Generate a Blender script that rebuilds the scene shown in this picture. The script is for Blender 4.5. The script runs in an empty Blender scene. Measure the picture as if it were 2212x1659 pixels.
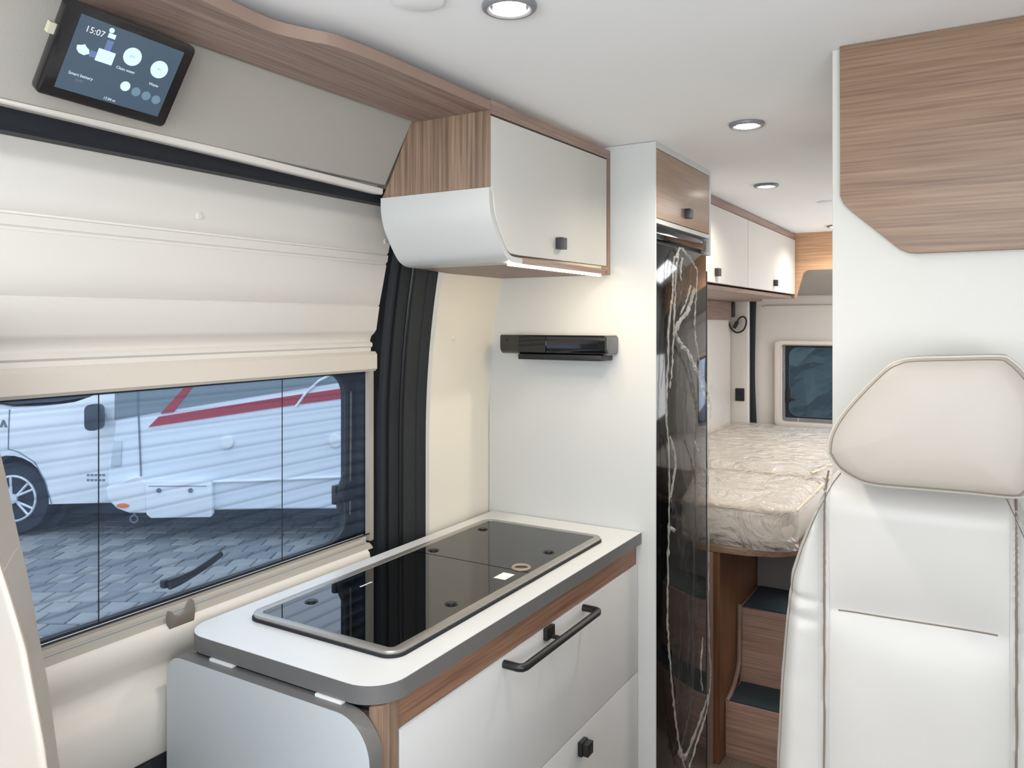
import bpy, bmesh, math, random
from mathutils import Vector, Matrix, noise

random.seed(4)
PI = math.pi
SC = bpy.context.scene
COL = SC.collection

# ------------------------------------------------------------------ camera
YAW = math.radians(30.95)
cam_d = bpy.data.cameras.new('camera')
cam = bpy.data.objects.new('camera', cam_d)
COL.objects.link(cam)
cam.location = (0, 0, 1.45)
cam.rotation_euler = (PI / 2, 0, YAW)
cam_d.sensor_width = 36
cam_d.lens = 1701 / 2212 * 36
cam_d.shift_y = -(829.5 - 695.5) / 2212
cam_d.clip_start = 0.02
SC.camera = cam

# ------------------------------------------------------------------ world, light, exposure
w = bpy.data.worlds.new('overcast_sky')
SC.world = w
w.use_nodes = True
wn = w.node_tree.nodes
wn['Background'].inputs[0].default_value = (0.90, 0.95, 1.0, 1)
wn['Background'].inputs[1].default_value = 1.58
SC.view_settings.view_transform = 'Standard'
SC.view_settings.look = 'None'
SC.view_settings.gamma = 1
SC.view_settings.use_curve_mapping = False
SC.view_settings.exposure = 0.58


def area(name, loc, direction, sx, sy, power, color, spread=180):
    d = bpy.data.lights.new(name, 'AREA')
    d.shape = 'RECTANGLE'; d.size = sx; d.size_y = sy
    d.energy = power; d.color = color; d.spread = math.radians(spread)
    o = bpy.data.objects.new(name, d)
    COL.objects.link(o)
    o.location = loc
    o.rotation_euler = Vector(direction).to_track_quat('-Z', 'Y').to_euler()
    return o


# daylight entering by the windscreen and the cab side window behind the camera
area('windscreen_daylight', (-0.25, -1.50, 1.30), (0.0, 1, 1.7), 1.5, 0.75, 26, (0.90, 0.96, 1.0))
area('cab_window_daylight', (0.57, -0.70, 1.30), (-1, 0.35, 0.8), 0.9, 0.6, 16, (0.92, 0.97, 1.0))
# added fill lights: above cab and bed, beside bed
area('cab_roof_fill', (-0.30, 0.05, 1.89), (0, 0.05, -1), 0.7, 0.5, 3.8, (0.86, 0.94, 1.0))
area('bed_roof_fill', (0.25, 3.60, 1.89), (0, 0, -1), 0.5, 0.5, 9, (0.96, 0.97, 1.0))
area('bed_side_fill', (0.60, 3.70, 1.25), (-1, 0, 0.05), 0.9, 0.4, 5.5, (0.96, 0.97, 1.0))

# ------------------------------------------------------------------ materials
def srgb(r, g, b):
    f = lambda c: (c / 255 / 12.92) if c / 255 <= 0.04045 else ((c / 255 + 0.055) / 1.055) ** 2.4
    return (f(r), f(g), f(b), 1)


def mat(name, col, rough=0.5, metal=0.0, spec=0.5, coat=0.0, bump=None, emit=None, estr=0.0, vary=0.0):
    m = bpy.data.materials.new(name)
    m.use_nodes = True
    nt = m.node_tree; b = nt.nodes['Principled BSDF']
    b.inputs['Base Color'].default_value = col
    b.inputs['Roughness'].default_value = rough
    b.inputs['Metallic'].default_value = metal
    b.inputs['Specular IOR Level'].default_value = spec
    b.inputs['Coat Weight'].default_value = coat
    if emit:
        b.inputs['Emission Color'].default_value = emit
        b.inputs['Emission Strength'].default_value = estr
    tc = nt.nodes.new('ShaderNodeTexCoord')
    if vary:
        n = nt.nodes.new('ShaderNodeTexNoise'); n.inputs['Scale'].default_value = 9
        nt.links.new(tc.outputs['Object'], n.inputs['Vector'])
        mx = nt.nodes.new('ShaderNodeMixRGB'); mx.blend_type = 'MULTIPLY'
        mx.inputs[0].default_value = 1
        mx.inputs[1].default_value = col
        cr = nt.nodes.new('ShaderNodeValToRGB')
        cr.color_ramp.elements[0].color = (1 - vary,) * 3 + (1,)
        cr.color_ramp.elements[1].color = (1, 1, 1, 1)
        nt.links.new(n.outputs['Fac'], cr.inputs[0])
        nt.links.new(cr.outputs[0], mx.inputs[2])
        nt.links.new(mx.outputs[0], b.inputs['Base Color'])
    if bump:
        sc, st, dist = bump
        n = nt.nodes.new('ShaderNodeTexNoise'); n.inputs['Scale'].default_value = sc
        n.inputs['Detail'].default_value = 3
        nt.links.new(tc.outputs['Object'], n.inputs['Vector'])
        bp = nt.nodes.new('ShaderNodeBump'); bp.inputs['Strength'].default_value = st
        bp.inputs['Distance'].default_value = dist
        nt.links.new(n.outputs['Fac'], bp.inputs['Height'])
        nt.links.new(bp.outputs[0], b.inputs['Normal'])
    return m


def wood(name, dark, light, grain, rough=0.45):
    """laminate with oak grain; grain = axis the fibres run along (0 x, 1 y, 2 z)"""
    m = bpy.data.materials.new(name); m.use_nodes = True
    nt = m.node_tree; b = nt.nodes['Principled BSDF']; b.inputs['Roughness'].default_value = rough
    tc = nt.nodes.new('ShaderNodeTexCoord')
    outs = []
    for s_along, s_across, det in ((1.6, 34, 5), (5, 210, 5)):
        mp = nt.nodes.new('ShaderNodeMapping')
        s = [s_across] * 3; s[grain] = s_along
        mp.inputs['Scale'].default_value = s
        n = nt.nodes.new('ShaderNodeTexNoise'); n.inputs['Scale'].default_value = 1
        n.inputs['Detail'].default_value = det; n.inputs['Distortion'].default_value = 0.1
        nt.links.new(tc.outputs['Object'], mp.inputs[0]); nt.links.new(mp.outputs[0], n.inputs['Vector'])
        outs.append(n)
    mx = nt.nodes.new('ShaderNodeMath'); mx.operation = 'MULTIPLY_ADD'
    nt.links.new(outs[1].outputs['Fac'], mx.inputs[0]); mx.inputs[1].default_value = 0.68
    m2 = nt.nodes.new('ShaderNodeMath'); m2.operation = 'MULTIPLY'
    nt.links.new(outs[0].outputs['Fac'], m2.inputs[0]); m2.inputs[1].default_value = 0.36
    nt.links.new(m2.outputs[0], mx.inputs[2])
    cr = nt.nodes.new('ShaderNodeValToRGB')
    cr.color_ramp.elements[0].position = 0.36; cr.color_ramp.elements[0].color = dark
    cr.color_ramp.elements[1].position = 0.68; cr.color_ramp.elements[1].color = light
    nt.links.new(mx.outputs[0], cr.inputs[0]); nt.links.new(cr.outputs[0], b.inputs['Base Color'])
    bp = nt.nodes.new('ShaderNodeBump'); bp.inputs['Strength'].default_value = 0.12
    bp.inputs['Distance'].default_value = 0.001
    nt.links.new(outs[1].outputs['Fac'], bp.inputs['Height']); nt.links.new(bp.outputs[0], b.inputs['Normal'])
    return m


def clear(name, tint, opacity, body, rough=0.3, facing=0.0, bump=None, gloss=0.3):
    """thin see-through sheet: transparent mixed with a diffuse-glossy body; facing adds opacity at grazing angles"""
    m = bpy.data.materials.new(name); m.use_nodes = True
    nt = m.node_tree; b = nt.nodes['Principled BSDF']; out = nt.nodes['Material Output']
    b.inputs['Base Color'].default_value = body; b.inputs['Roughness'].default_value = rough
    b.inputs['Specular IOR Level'].default_value = gloss
    t = nt.nodes.new('ShaderNodeBsdfTransparent'); t.inputs[0].default_value = tint
    mx = nt.nodes.new('ShaderNodeMixShader')
    if facing:
        lw = nt.nodes.new('ShaderNodeLayerWeight'); lw.inputs[0].default_value = 0.5
        ma = nt.nodes.new('ShaderNodeMath'); ma.operation = 'MULTIPLY_ADD'
        ma.inputs[1].default_value = facing; ma.inputs[2].default_value = opacity; ma.use_clamp = True
        nt.links.new(lw.outputs['Facing'], ma.inputs[0]); nt.links.new(ma.outputs[0], mx.inputs[0])
    else:
        mx.inputs[0].default_value = opacity
    if bump:
        tc = nt.nodes.new('ShaderNodeTexCoord'); n = nt.nodes.new('ShaderNodeTexNoise')
        n.inputs['Scale'].default_value = bump[0]; n.inputs['Detail'].default_value = 4
        n.inputs['Distortion'].default_value = 1.2
        nt.links.new(tc.outputs['Object'], n.inputs['Vector'])
        bp = nt.nodes.new('ShaderNodeBump'); bp.inputs['Strength'].default_value = bump[1]
        bp.inputs['Distance'].default_value = bump[2]
        nt.links.new(n.outputs['Fac'], bp.inputs['Height']); nt.links.new(bp.outputs[0], b.inputs['Normal'])
    nt.links.new(t.outputs[0], mx.inputs[1]); nt.links.new(b.outputs[0], mx.inputs[2])
    nt.links.new(mx.outputs[0], out.inputs[0])
    return m


M = {}
M['ceiling'] = mat('ceiling_lining', srgb(247, 248, 250), 0.75)
M['white'] = mat('white_laminate', srgb(196, 197, 196), 0.38, spec=0.4)
M['white_matt'] = mat('white_matt_laminate', srgb(203, 201, 196), 0.5, spec=0.35)
M['lining'] = mat('side_lining', srgb(222, 217, 206), 0.55)
M['drawer'] = mat('drawer_laminate', srgb(210, 210, 210), 0.4)
M['flap'] = mat('flap_laminate', srgb(194, 200, 204), 0.4)
M['worktop'] = mat('worktop_laminate', srgb(214, 215, 216), 0.3)
M['edge'] = mat('grey_edging', srgb(105, 104, 104), 0.42)
M['beige'] = mat('beige_door_plastic', srgb(220, 215, 208), 0.55)
M['beige_cloth'] = mat('grey_beige_lining', srgb(168, 163, 156), 0.85, bump=(260, 0.15, 0.001))
M['cassette'] = mat('blind_cassette_plastic', srgb(216, 207, 197), 0.45)
M['rail'] = mat('rail_plastic', srgb(168, 162, 152), 0.45)
M['clip'] = mat('taupe_plastic', srgb(120, 112, 103), 0.5)
M['wood_y'] = wood('oak_laminate_long', srgb(120, 98, 90), srgb(166, 142, 130), 1)
M['wood_z'] = wood('oak_laminate_upright', srgb(104, 84, 70), srgb(156, 130, 110), 2)
M['wood_x'] = wood('oak_laminate_cross', srgb(112, 87, 70), srgb(152, 124, 102), 0)
M['wood_front'] = wood('walnut_rail', srgb(112, 78, 60), srgb(162, 124, 100), 1)
M['wood_door'] = wood('satin_oak_door', srgb(140, 116, 96), srgb(158, 134, 113), 1, 0.3)
M['wood_rear'] = wood('warm_oak_rear', srgb(176, 134, 102), srgb(212, 172, 136), 0)
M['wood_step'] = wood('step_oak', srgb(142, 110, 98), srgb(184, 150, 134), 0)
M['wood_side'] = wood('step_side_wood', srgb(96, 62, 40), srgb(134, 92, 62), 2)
M['trim_wood'] = mat('wood_edging', srgb(146, 122, 110), 0.5)
M['black'] = mat('black_plastic', srgb(22, 23, 26), 0.4)
M['black_matt'] = mat('black_rubber', srgb(20, 24, 32), 0.7)
M['pillar'] = mat('pillar_trim', srgb(32, 36, 38), 0.7)
M['pillar_dark'] = mat('pillar_trim_dark', srgb(22, 27, 32), 0.7)
M['black_gloss'] = mat('black_gloss', srgb(16, 18, 22), 0.08, coat=0.5)
M['glass_lid'] = mat('smoked_glass_lid', srgb(6, 7, 9), 0.02, spec=0.6)
M['fridge'] = mat('fridge_gloss', srgb(8, 9, 12), 0.06, spec=0.15)
M['steel'] = mat('brushed_steel', srgb(176, 172, 166), 0.36, metal=0.75)
M['chrome'] = mat('chrome', srgb(200, 200, 205), 0.12, metal=1.0)
M['knob'] = mat('knob_metal', srgb(66, 64, 66), 0.4, metal=0.4)
M['rim'] = mat('lamp_rim', srgb(128, 130, 136), 0.3, metal=0.1)
M['leather'] = mat('cream_leatherette', srgb(192, 189, 185), 0.42, bump=(420, 0.05, 0.0005))
M['leather2'] = mat('beige_leatherette', srgb(172, 164, 155), 0.45, bump=(420, 0.05, 0.0005))
M['seam'] = mat('seam_thread', srgb(120, 108, 96), 0.8)
M['piping'] = mat('leather_piping', srgb(184, 178, 168), 0.5)
M['screen_bezel'] = mat('bezel', srgb(30, 29, 32), 0.15, coat=0.4)
M['lcd'] = mat('screen_picture', srgb(20, 24, 30), 0.12, emit=srgb(64, 82, 98), estr=0.8)
M['ui_white'] = mat('screen_white', srgb(20, 24, 30), 0.3, emit=srgb(190, 228, 250), estr=1.0)
M['ui_text'] = mat('screen_text', srgb(20, 24, 30), 0.3, emit=srgb(205, 215, 225), estr=0.9)
M['ui_blue'] = mat('screen_blue', srgb(20, 24, 30), 0.3, emit=srgb(96, 112, 160), estr=0.9)
M['ui_grey'] = mat('screen_grey', srgb(20, 24, 30), 0.3, emit=srgb(98, 124, 140), estr=0.9)
M['lamp'] = mat('lamp_face', srgb(255, 250, 235), 0.5, emit=(1, 0.93, 0.80, 1), estr=14)
M['led'] = mat('led_tube', srgb(255, 250, 235), 0.5, emit=(1, 0.86, 0.60, 1), estr=9)
M['net'] = clear('pleated_net', (0.97, 0.99, 1.0, 1), 0.10, srgb(84, 98, 120), 0.9, facing=0.62, gloss=0.0)
M['glass'] = clear('window_pane', (0.86, 0.92, 1.0, 1), 0.05, srgb(150, 170, 190), 0.03, gloss=1.0)
M['film'] = clear('protective_film', (1, 1, 1, 1), 0.03, srgb(170, 170, 166), 0.25, facing=0.05, bump=(14, 0.9, 0.02), gloss=0.9)
M['film_fold'] = clear('film_fold', (1, 1, 1, 1), 0.34, srgb(200, 198, 192), 0.3, facing=0.2, gloss=0.9)
M['cover'] = clear('plastic_wrap', (1, 1, 1, 1), 0.34, srgb(236, 232, 226), 0.10, facing=0.2, bump=(9, 1.0, 0.09), gloss=1.0)
M['mattress'] = mat('mattress_cloth', srgb(226, 216, 204), 0.8)
M['piping_bed'] = mat('mattress_piping', srgb(222, 206, 182), 0.6)
M['mat_dark'] = mat('step_mat', srgb(48, 60, 66), 0.9, bump=(500, 0.5, 0.001))
M['floor'] = wood('floor_vinyl', srgb(112, 98, 88), srgb(150, 134, 120), 1)
M['label'] = mat('white_sticker', srgb(235, 235, 235), 0.5)
M['paint'] = mat('vehicle_white', srgb(232, 236, 240), 0.3)
M['paint2'] = mat('vehicle_white_cool', srgb(226, 234, 242), 0.3)
M['panel_line'] = mat('panel_gap', srgb(120, 130, 142), 0.6)
M['tinted'] = mat('tinted_window', srgb(120, 134, 142), 0.25)
M['red'] = mat('red_stripe', srgb(170, 40, 60), 0.4)
M['orange'] = mat('orange_marker', srgb(232, 120, 60), 0.3)
M['tyre'] = mat('tyre', srgb(44, 50, 62), 0.9)
M['arch'] = mat('wheel_arch_liner', srgb(58, 64, 76), 0.9)
M['rimw'] = mat('alloy_rim', srgb(215, 220, 228), 0.4, metal=0.3)
M['mirror'] = mat('mirror_housing', srgb(52, 60, 72), 0.4)
M['ground'] = mat('sand_joint', srgb(112, 114, 116), 0.95, vary=0.3)
M['paver'] = mat('paving_stone', srgb(150, 152, 152), 0.9, vary=0.25, bump=(60, 0.3, 0.004))
M['paver_b'] = mat('paving_stone_grey', srgb(128, 132, 136), 0.9, vary=0.25, bump=(60, 0.3, 0.004))
M['hedge'] = mat('hedge_leaf', srgb(62, 76, 70), 0.8, vary=0.5)
M['asph'] = mat('badge_grey', srgb(110, 116, 124), 0.6)

# ------------------------------------------------------------------ helpers
def tag(o, label=None, cat=None, group=None, kind=None):
    if label: o['label'] = label
    if cat: o['category'] = cat
    if group: o['group'] = group
    if kind: o['kind'] = kind
    return o


def empty(name, loc=(0, 0, 0), rz=0.0, **k):
    o = bpy.data.objects.new(name, None)
    o.empty_display_size = 0.05
    COL.objects.link(o)
    o.location = loc; o.rotation_euler = (0, 0, rz)
    return tag(o, **k)


class B:
    """collects simple solids, then links them as ONE mesh object"""
    def __init__(s):
        s.v = []; s.f = []

    def add(s, vs, fs):
        k = len(s.v); s.v += [tuple(v) for v in vs]; s.f += [tuple(i + k for i in f) for f in fs]
        return s

    def box(s, x0, x1, y0, y1, z0, z1):
        vs = [(x, y, z) for z in (z0, z1) for y in (y0, y1) for x in (x0, x1)]
        return s.add(vs, [(0, 2, 3, 1), (4, 5, 7, 6), (0, 1, 5, 4), (2, 6, 7, 3), (0, 4, 6, 2), (1, 3, 7, 5)])

    def prism(s, poly, axis, a, b):
        """2D polygon extruded along axis from a to b; poly in the two other axes in x<y<z order"""
        def p(q, t):
            return {'x': (t, q[0], q[1]), 'y': (q[0], t, q[1]), 'z': (q[0], q[1], t)}[axis]
        n = len(poly)
        vs = [p(q, a) for q in poly] + [p(q, b) for q in poly]
        fs = [tuple(range(n)), tuple(range(2 * n - 1, n - 1, -1))]
        fs += [(i, i + n, (i + 1) % n + n, (i + 1) % n) for i in range(n)]
        return s.add(vs, fs)

    def ring(s, outer, inner, axis, a, b):
        """flat frame between two outlines with the same number of points"""
        def p(q, t):
            return {'x': (t, q[0], q[1]), 'y': (q[0], t, q[1]), 'z': (q[0], q[1], t)}[axis]
        n = len(outer)
        vs = [p(q, a) for q in outer] + [p(q, a) for q in inner] + [p(q, b) for q in outer] + [p(q, b) for q in inner]
        fs = []
        for i in range(n):
            j = (i + 1) % n
            fs += [(i, j, n + j, n + i), (2 * n + i, 3 * n + i, 3 * n + j, 2 * n + j),
                   (i, 2 * n + i, 2 * n + j, j), (n + i, n + j, 3 * n + j, 3 * n + i)]
        return s.add(vs, fs)

    def cyl(s, c, axis, r, a, b, n=24, r2=None):
        r2 = r if r2 is None else r2
        vs = []
        for t, rr_ in ((a, r), (b, r2)):
            for i in range(n):
                q = (c[0] + rr_ * math.cos(2 * PI * i / n), c[1] + rr_ * math.sin(2 * PI * i / n))
                vs.append({'x': (t, q[0], q[1]), 'y': (q[0], t, q[1]), 'z': (q[0], q[1], t)}[axis])
        fs = [tuple(range(n)), tuple(range(2 * n - 1, n - 1, -1))]
        fs += [(i, i + n, (i + 1) % n + n, (i + 1) % n) for i in range(n)]
        return s.add(vs, fs)

    def tube(s, pts, r, n=8, closed=False, flat=None):
        pts = [Vector(p) for p in pts]; m = len(pts)
        rs = r if isinstance(r, (list, tuple)) else [r] * m
        up = None; rings = []
        for i, p in enumerate(pts):
            a = pts[(i - 1) % m] if (closed or i > 0) else p
            b = pts[(i + 1) % m] if (closed or i < m - 1) else p
            t = (b - a).normalized()
            if up is None:
                up = Vector((0, 0, 1)) if abs(t.z) < 0.9 else Vector((1, 0, 0))
            x = t.cross(up).normalized(); up = x.cross(t).normalized()
            ring_ = []
            for k in range(n):
                an = 2 * PI * k / n
                off = x * math.cos(an) * rs[i] + up * math.sin(an) * rs[i]
                if flat:
                    fv = Vector(flat[0]); off = off - fv * off.dot(fv) * (1 - flat[1])
                ring_.append(p + off)
            rings.append(ring_)
        vs = [v for g in rings for v in g]; fs = []
        for i in range(m if closed else m - 1):
            for k in range(n):
                a0 = i * n + k; a1 = i * n + (k + 1) % n; j = (i + 1) % m
                fs.append((a0, a1, j * n + (k + 1) % n, j * n + k))
        if not closed:
            fs += [tuple(range(n - 1, -1, -1)), tuple(range((m - 1) * n, m * n))]
        return s.add(vs, fs)

    def grid(s, fn, nu, nv, flip=False):
        vs = [fn(i / nu, j / nv) for j in range(nv + 1) for i in range(nu + 1)]
        fs = []
        for j in range(nv):
            for i in range(nu):
                a = j * (nu + 1) + i
                q = (a, a + 1, a + nu + 2, a + nu + 1)
                fs.append(q[::-1] if flip else q)
        return s.add(vs, fs)

    def torus(s, c, R, r, axis='z', n=32, k=10):
        pts = []
        for i in range(n):
            a = 2 * PI * i / n; q = (R * math.cos(a), R * math.sin(a))
            pts.append({'z': (c[0] + q[0], c[1] + q[1], c[2]), 'y': (c[0] + q[0], c[1], c[2] + q[1]),
                        'x': (c[0], c[1] + q[0], c[2] + q[1])}[axis])
        return s.tube(pts, r, k, closed=True)

    def build(s, name, m, parent=None, bev=0.0, smooth=True, recalc=True, ang=35, seg=2, **k):
        me = bpy.data.meshes.new(name)
        off = parent.location.copy() if parent is not None else Vector()
        if parent is not None:
            p = parent.parent
            while p is not None:
                off = off + p.location; p = p.parent
        rz = 0.0
        me.from_pydata([tuple(Vector(v) - off) if s._world else v for v in s.v], [], s.f)
        bm = bmesh.new(); bm.from_mesh(me)
        if recalc:
            bmesh.ops.recalc_face_normals(bm, faces=bm.faces)
        if bev:
            es = [e for e in bm.edges if len(e.link_faces) == 2 and e.calc_face_angle(0) > math.radians(32)]
            bmesh.ops.bevel(bm, geom=es, offset=bev, segments=seg, affect='EDGES', profile=0.6, clamp_overlap=True)
        for f in bm.faces: f.smooth = smooth
        bm.to_mesh(me); bm.free()
        if smooth: me.set_sharp_from_angle(angle=math.radians(ang))
        me.materials.append(m)
        o = bpy.data.objects.new(name, me)
        COL.objects.link(o)
        if parent is not None: o.parent = parent
        return tag(o, **k)
    _world = True


class L(B):
    """same, but coordinates are local to the parent"""
    _world = False


def rr(x0, y0, x1, y1, r, n=6):
    """rounded rectangle; r one radius or four (x0y0, x1y0, x1y1, x0y1)"""
    r = [r] * 4 if not isinstance(r, (list, tuple)) else r
    out = []
    for (cx, cy, sx, sy, a0, q) in ((x0, y0, 1, 1, PI, r[0]), (x1, y0, -1, 1, 1.5 * PI, r[1]),
                                    (x1, y1, -1, -1, 0, r[2]), (x0, y1, 1, -1, 0.5 * PI, r[3])):
        for i in range(n + 1):
            a = a0 + 0.5 * PI * i / n
            out.append((cx + sx * q + q * math.cos(a), cy + sy * q + q * math.sin(a)))
    return out


def smooth_path(pts, n=8):
    """Catmull-Rom through points"""
    out = []
    P = [Vector(p) for p in pts]
    for i in range(len(P) - 1):
        p0 = P[max(i - 1, 0)]; p1 = P[i]; p2 = P[i + 1]; p3 = P[min(i + 2, len(P) - 1)]
        for k in range(n):
            t = k / n
            out.append(0.5 * ((2 * p1) + (p2 - p0) * t + (2 * p0 - 5 * p1 + 4 * p2 - p3) * t * t + (3 * p1 - p0 - 3 * p2 + p3) * t ** 3))
    out.append(P[-1])
    return out


def lerp_tab(tab, z):
    """piecewise-linear table [(z, x)] with falling z"""
    if z >= tab[0][0]: return tab[0][1]
    for (z1, x1), (z0, x0) in zip(tab, tab[1:]):
        if z >= z0: return x0 + (x1 - x0) * (z - z0) / (z1 - z0)
    return tab[-1][1]


def text(body, size, m, parent, name, mw, extrude=0.0004):
    """flat lettering as a mesh, placed by a world matrix relative to an untransformed parent"""
    c = bpy.data.curves.new(name, 'FONT'); c.body = body; c.size = size
    c.align_x = 'CENTER'; c.align_y = 'CENTER'; c.extrude = extrude; c.resolution_u = 3
    t = bpy.data.objects.new(name + '_tmp', c); COL.objects.link(t)
    dg = bpy.context.evaluated_depsgraph_get()
    me = bpy.data.meshes.new_from_object(t.evaluated_get(dg))
    bpy.data.objects.remove(t); bpy.data.curves.remove(c)
    me.transform(mw); me.materials.clear(); me.materials.append(m)
    o = bpy.data.objects.new(name, me); COL.objects.link(o)
    if parent is not None: o.parent = parent
    return o


def curve_in(z):
    """how far the van side leans inward above z = 1.15"""
    return 0.244 * (z - 1.15) ** 2 if z > 1.15 else 0.0


CEIL = 1.90
# ================================================================== SETTING
B().box(-1.30, 0.66, -1.62, 4.75, CEIL, CEIL + 0.03).build('ceiling', M['ceiling'], kind='structure')
B().box(-1.36, 0.66, -1.62, 4.75, -0.03, 0).build('floor', M['floor'], kind='structure')
B().box(0.62, 0.65, -0.20, 4.75, 0, CEIL).box(0.62, 0.65, -1.62, -0.20, 0, 0.95).box(0.62, 0.65, -1.62, -0.20, 1.70, CEIL) \
    .box(0.62, 0.65, -1.62, -1.0, 0.95, 1.7).build('wall_right', M['white'], kind='structure')
B().box(-1.36, 0.66, -1.62, -1.59, 0, 0.95).box(-1.36, 0.66, -1.62, -1.59, 1.75, CEIL).build('wall_front', M['beige'], kind='structure')
# bathroom partition that faces the seat, and its aisle side
B().box(-0.216, 0.62, 1.392, 1.42, 0, CEIL).box(-0.216, -0.19, 1.42, 2.35, 0, CEIL).build('wall_partition', M['white_matt'], bev=0.002, kind='structure')

# kitchen side lining, curved inward at the top
zs = [0, 0.9] + [1.15 + 0.05 * i for i in range(16)]
prof = [(-1.192 + curve_in(z), z) for z in zs]
wl = B().prism(prof + [(x - 0.03, z) for x, z in reversed(prof)], 'y', 1.585, 2.33).build('wall_left', M['lining'], kind='structure')
B().cyl((1.665, 1.408), 'x', 0.006, -1.18, -1.171, 16).build('screw_cap', M['beige'], wl, bev=0.001)
# rear left wall and the corner pillar that faces forward
B().box(-1.32, -1.285, 2.33, 4.70, 0, CEIL).build('wall_left_rear', M['beige'], kind='structure')
B().prism([(-1.285, 4.650), (-1.262, 4.640), (-1.182, 4.640), (-1.176, 4.648), (-1.176, 4.70), (-1.285, 4.70)], 'z', 0, 1.60).build('trim_4', M['beige'], None, bev=0.003, kind='structure')
wrr = B().ring([(-1.30, 0), (0.62, 0), (0.62, CEIL), (-1.30, CEIL)], [(-0.985, 0.90), (-0.33, 0.90), (-0.33, 1.315), (-0.985, 1.315)], 'y', 4.70, 4.73) \
    .build('wall_rear', M['beige'], kind='structure')
B().box(-1.10, 0.5, 4.685, 4.70, 1.535, 1.545).build('moulding', M['beige'], wrr, bev=0.003)
sl = smooth_path([(-1.155, 4.672, 0.80), (-1.168, 4.675, 1.1), (-1.166, 4.675, 1.4), (-1.158, 4.67, 1.62)], 6)
B().tube(sl, 0.021, 10, flat=((0, 1, 0), 0.5)).build('door_seal', M['black_matt'], wrr)

# rear window with its frame, net and latch
wd = empty('window_2', (-0.65, 4.70, 0.9), kind='structure')
B().ring(rr(-1.036, 0.85, -0.28, 1.344, 0.03), rr(-1.008, 0.88, -0.31, 1.322, 0.03), 'y', 4.665, 4.70).build('window_frame', M['cassette'], wd, bev=0.004)
B().ring(rr(-1.010, 0.87, -0.30, 1.325, 0.02), rr(-0.965, 0.91, -0.35, 1.305, 0.05), 'y', 4.71, 4.725).build('window_seal', M['black_matt'], wd)
B().box(-1.0, -0.31, 4.735, 4.74, 0.88, 1.32).build('glass', M['glass'], wd)
B().box(-1.0, -0.31, 4.700, 4.702, 0.88, 1.32).build('insect_net', M['net'], wd)
B().box(-0.975, -0.950, 4.69, 4.70, 0.99, 1.07).box(-0.957, -0.925, 4.685, 4.694, 1.0, 1.015).build('latch', M['black'], wd, bev=0.003)

# ================================================================== SLIDING DOOR AND ITS WINDOW
dr = empty('door_1', (-1.27, 0.4, 0.0), kind='structure')
Y0, Y1 = -0.95, 1.452
up = [(-1.196, 1.738), (-1.202, 1.705), (-1.196, 1.690), (-1.197, 1.674), (-1.206, 1.664), (-1.207, 1.64), (-1.213, 1.614), (-1.2165, 1.612),
      (-1.2165, 1.609), (-1.213, 1.607), (-1.216, 1.592), (-1.220, 1.590), (-1.221, 1.586), (-1.219, 1.584), (-1.229, 1.54),
      (-1.2405, 1.491), (-1.2435, 1.489), (-1.2405, 1.486), (-1.250, 1.432), (-1.256, 1.424), (-1.266, 1.416), (-1.270, 1.404),
      (-1.262, 1.399), (-1.262, 1.392), (-1.267, 1.388), (-1.267, 1.372)]
B().prism(up + [(-1.34, 1.372), (-1.34, 1.738)], 'y', Y0, Y1).build('upper_lining', M['beige'], dr, ang=50)
for u_, z_, x_ in ((0.923, 1.640, -1.207), (1.435, 1.640, -1.207)):
    B().cyl((u_, z_), 'x', 0.0065, x_ - 0.003, x_ + 0.002, 16).build('screw_cap', M['beige'], dr, bev=0.001)
low = [(-1.262, 0.938), (-1.212, 0.928), (-1.206, 0.922), (-1.203, 0.905), (-1.208, 0.885), (-1.220, 0.862), (-1.222, 0.85), (-1.214, 0.836),
       (-1.198, 0.822), (-1.191, 0.806), (-1.192, 0.725), (-1.205, 0.712), (-1.205, 0.05)]
B().prism(low + [(-1.34, 0.05), (-1.34, 0.87)], 'y', Y0, 1.378).build('lower_lining', M['beige'], dr, ang=60)
B().box(-1.21, -1.190, Y0, 1.45, 0.05, 0.715).build('step_well_gap', M['black_matt'], dr, bev=0.004)  # black box stands in for the dark gap of the step well

wn_ = empty('window_1', (-1.27, 0.6, 0.93), kind='structure')
B().prism([(-1.30, 1.332), (-1.262, 1.332), (-1.256, 1.338), (-1.256, 1.372), (-1.262, 1.379), (-1.30, 1.379)], 'y', Y0, 1.462).build('blind_cassette', M['cassette'], wn_)
B().prism(rr(1.440, 0.925, 1.456, 1.36, 0.004, 3), 'x', -1.274, -1.262).build('side_channel', M['rail'], wn_)
B().prism([(-1.262, 0.936), (-1.244, 0.944), (-1.240, 0.938), (-1.232, 0.938), (-1.229, 0.934), (-1.226, 0.938), (-1.219, 0.934), (-1.213, 0.927), (-1.262, 0.927)], 'y', Y0, 1.398).build('bottom_rail', M['rail'], wn_, ang=20)
B().box(-1.2735, -1.262, Y0, 1.430, 0.927, 0.943).build('inner_rail', M['cassette'], wn_, bev=0.002)
B().box(-1.2625, -1.2585, Y0, 1.438, 0.9435, 0.9455).build('rail_gasket', M['black_matt'], wn_)
B().box(-1.2300, -1.2278, Y0, 1.392, 0.930, 0.9375).box(-1.2480, -1.2468, Y0, 1.392, 0.930, 0.9435).build('groove_shade', M['asph'], wn_)  # dark strips added to deepen the faint shade of the rail grooves
g = B()
for i in range(2):
    g.tube([(-1.272, (0.775, 1.177)[i], z) for z in (0.944, 1.14, 1.333)], 0.0011, 6)
g.build('tension_cord', M['black_matt'], wn_)
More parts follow.
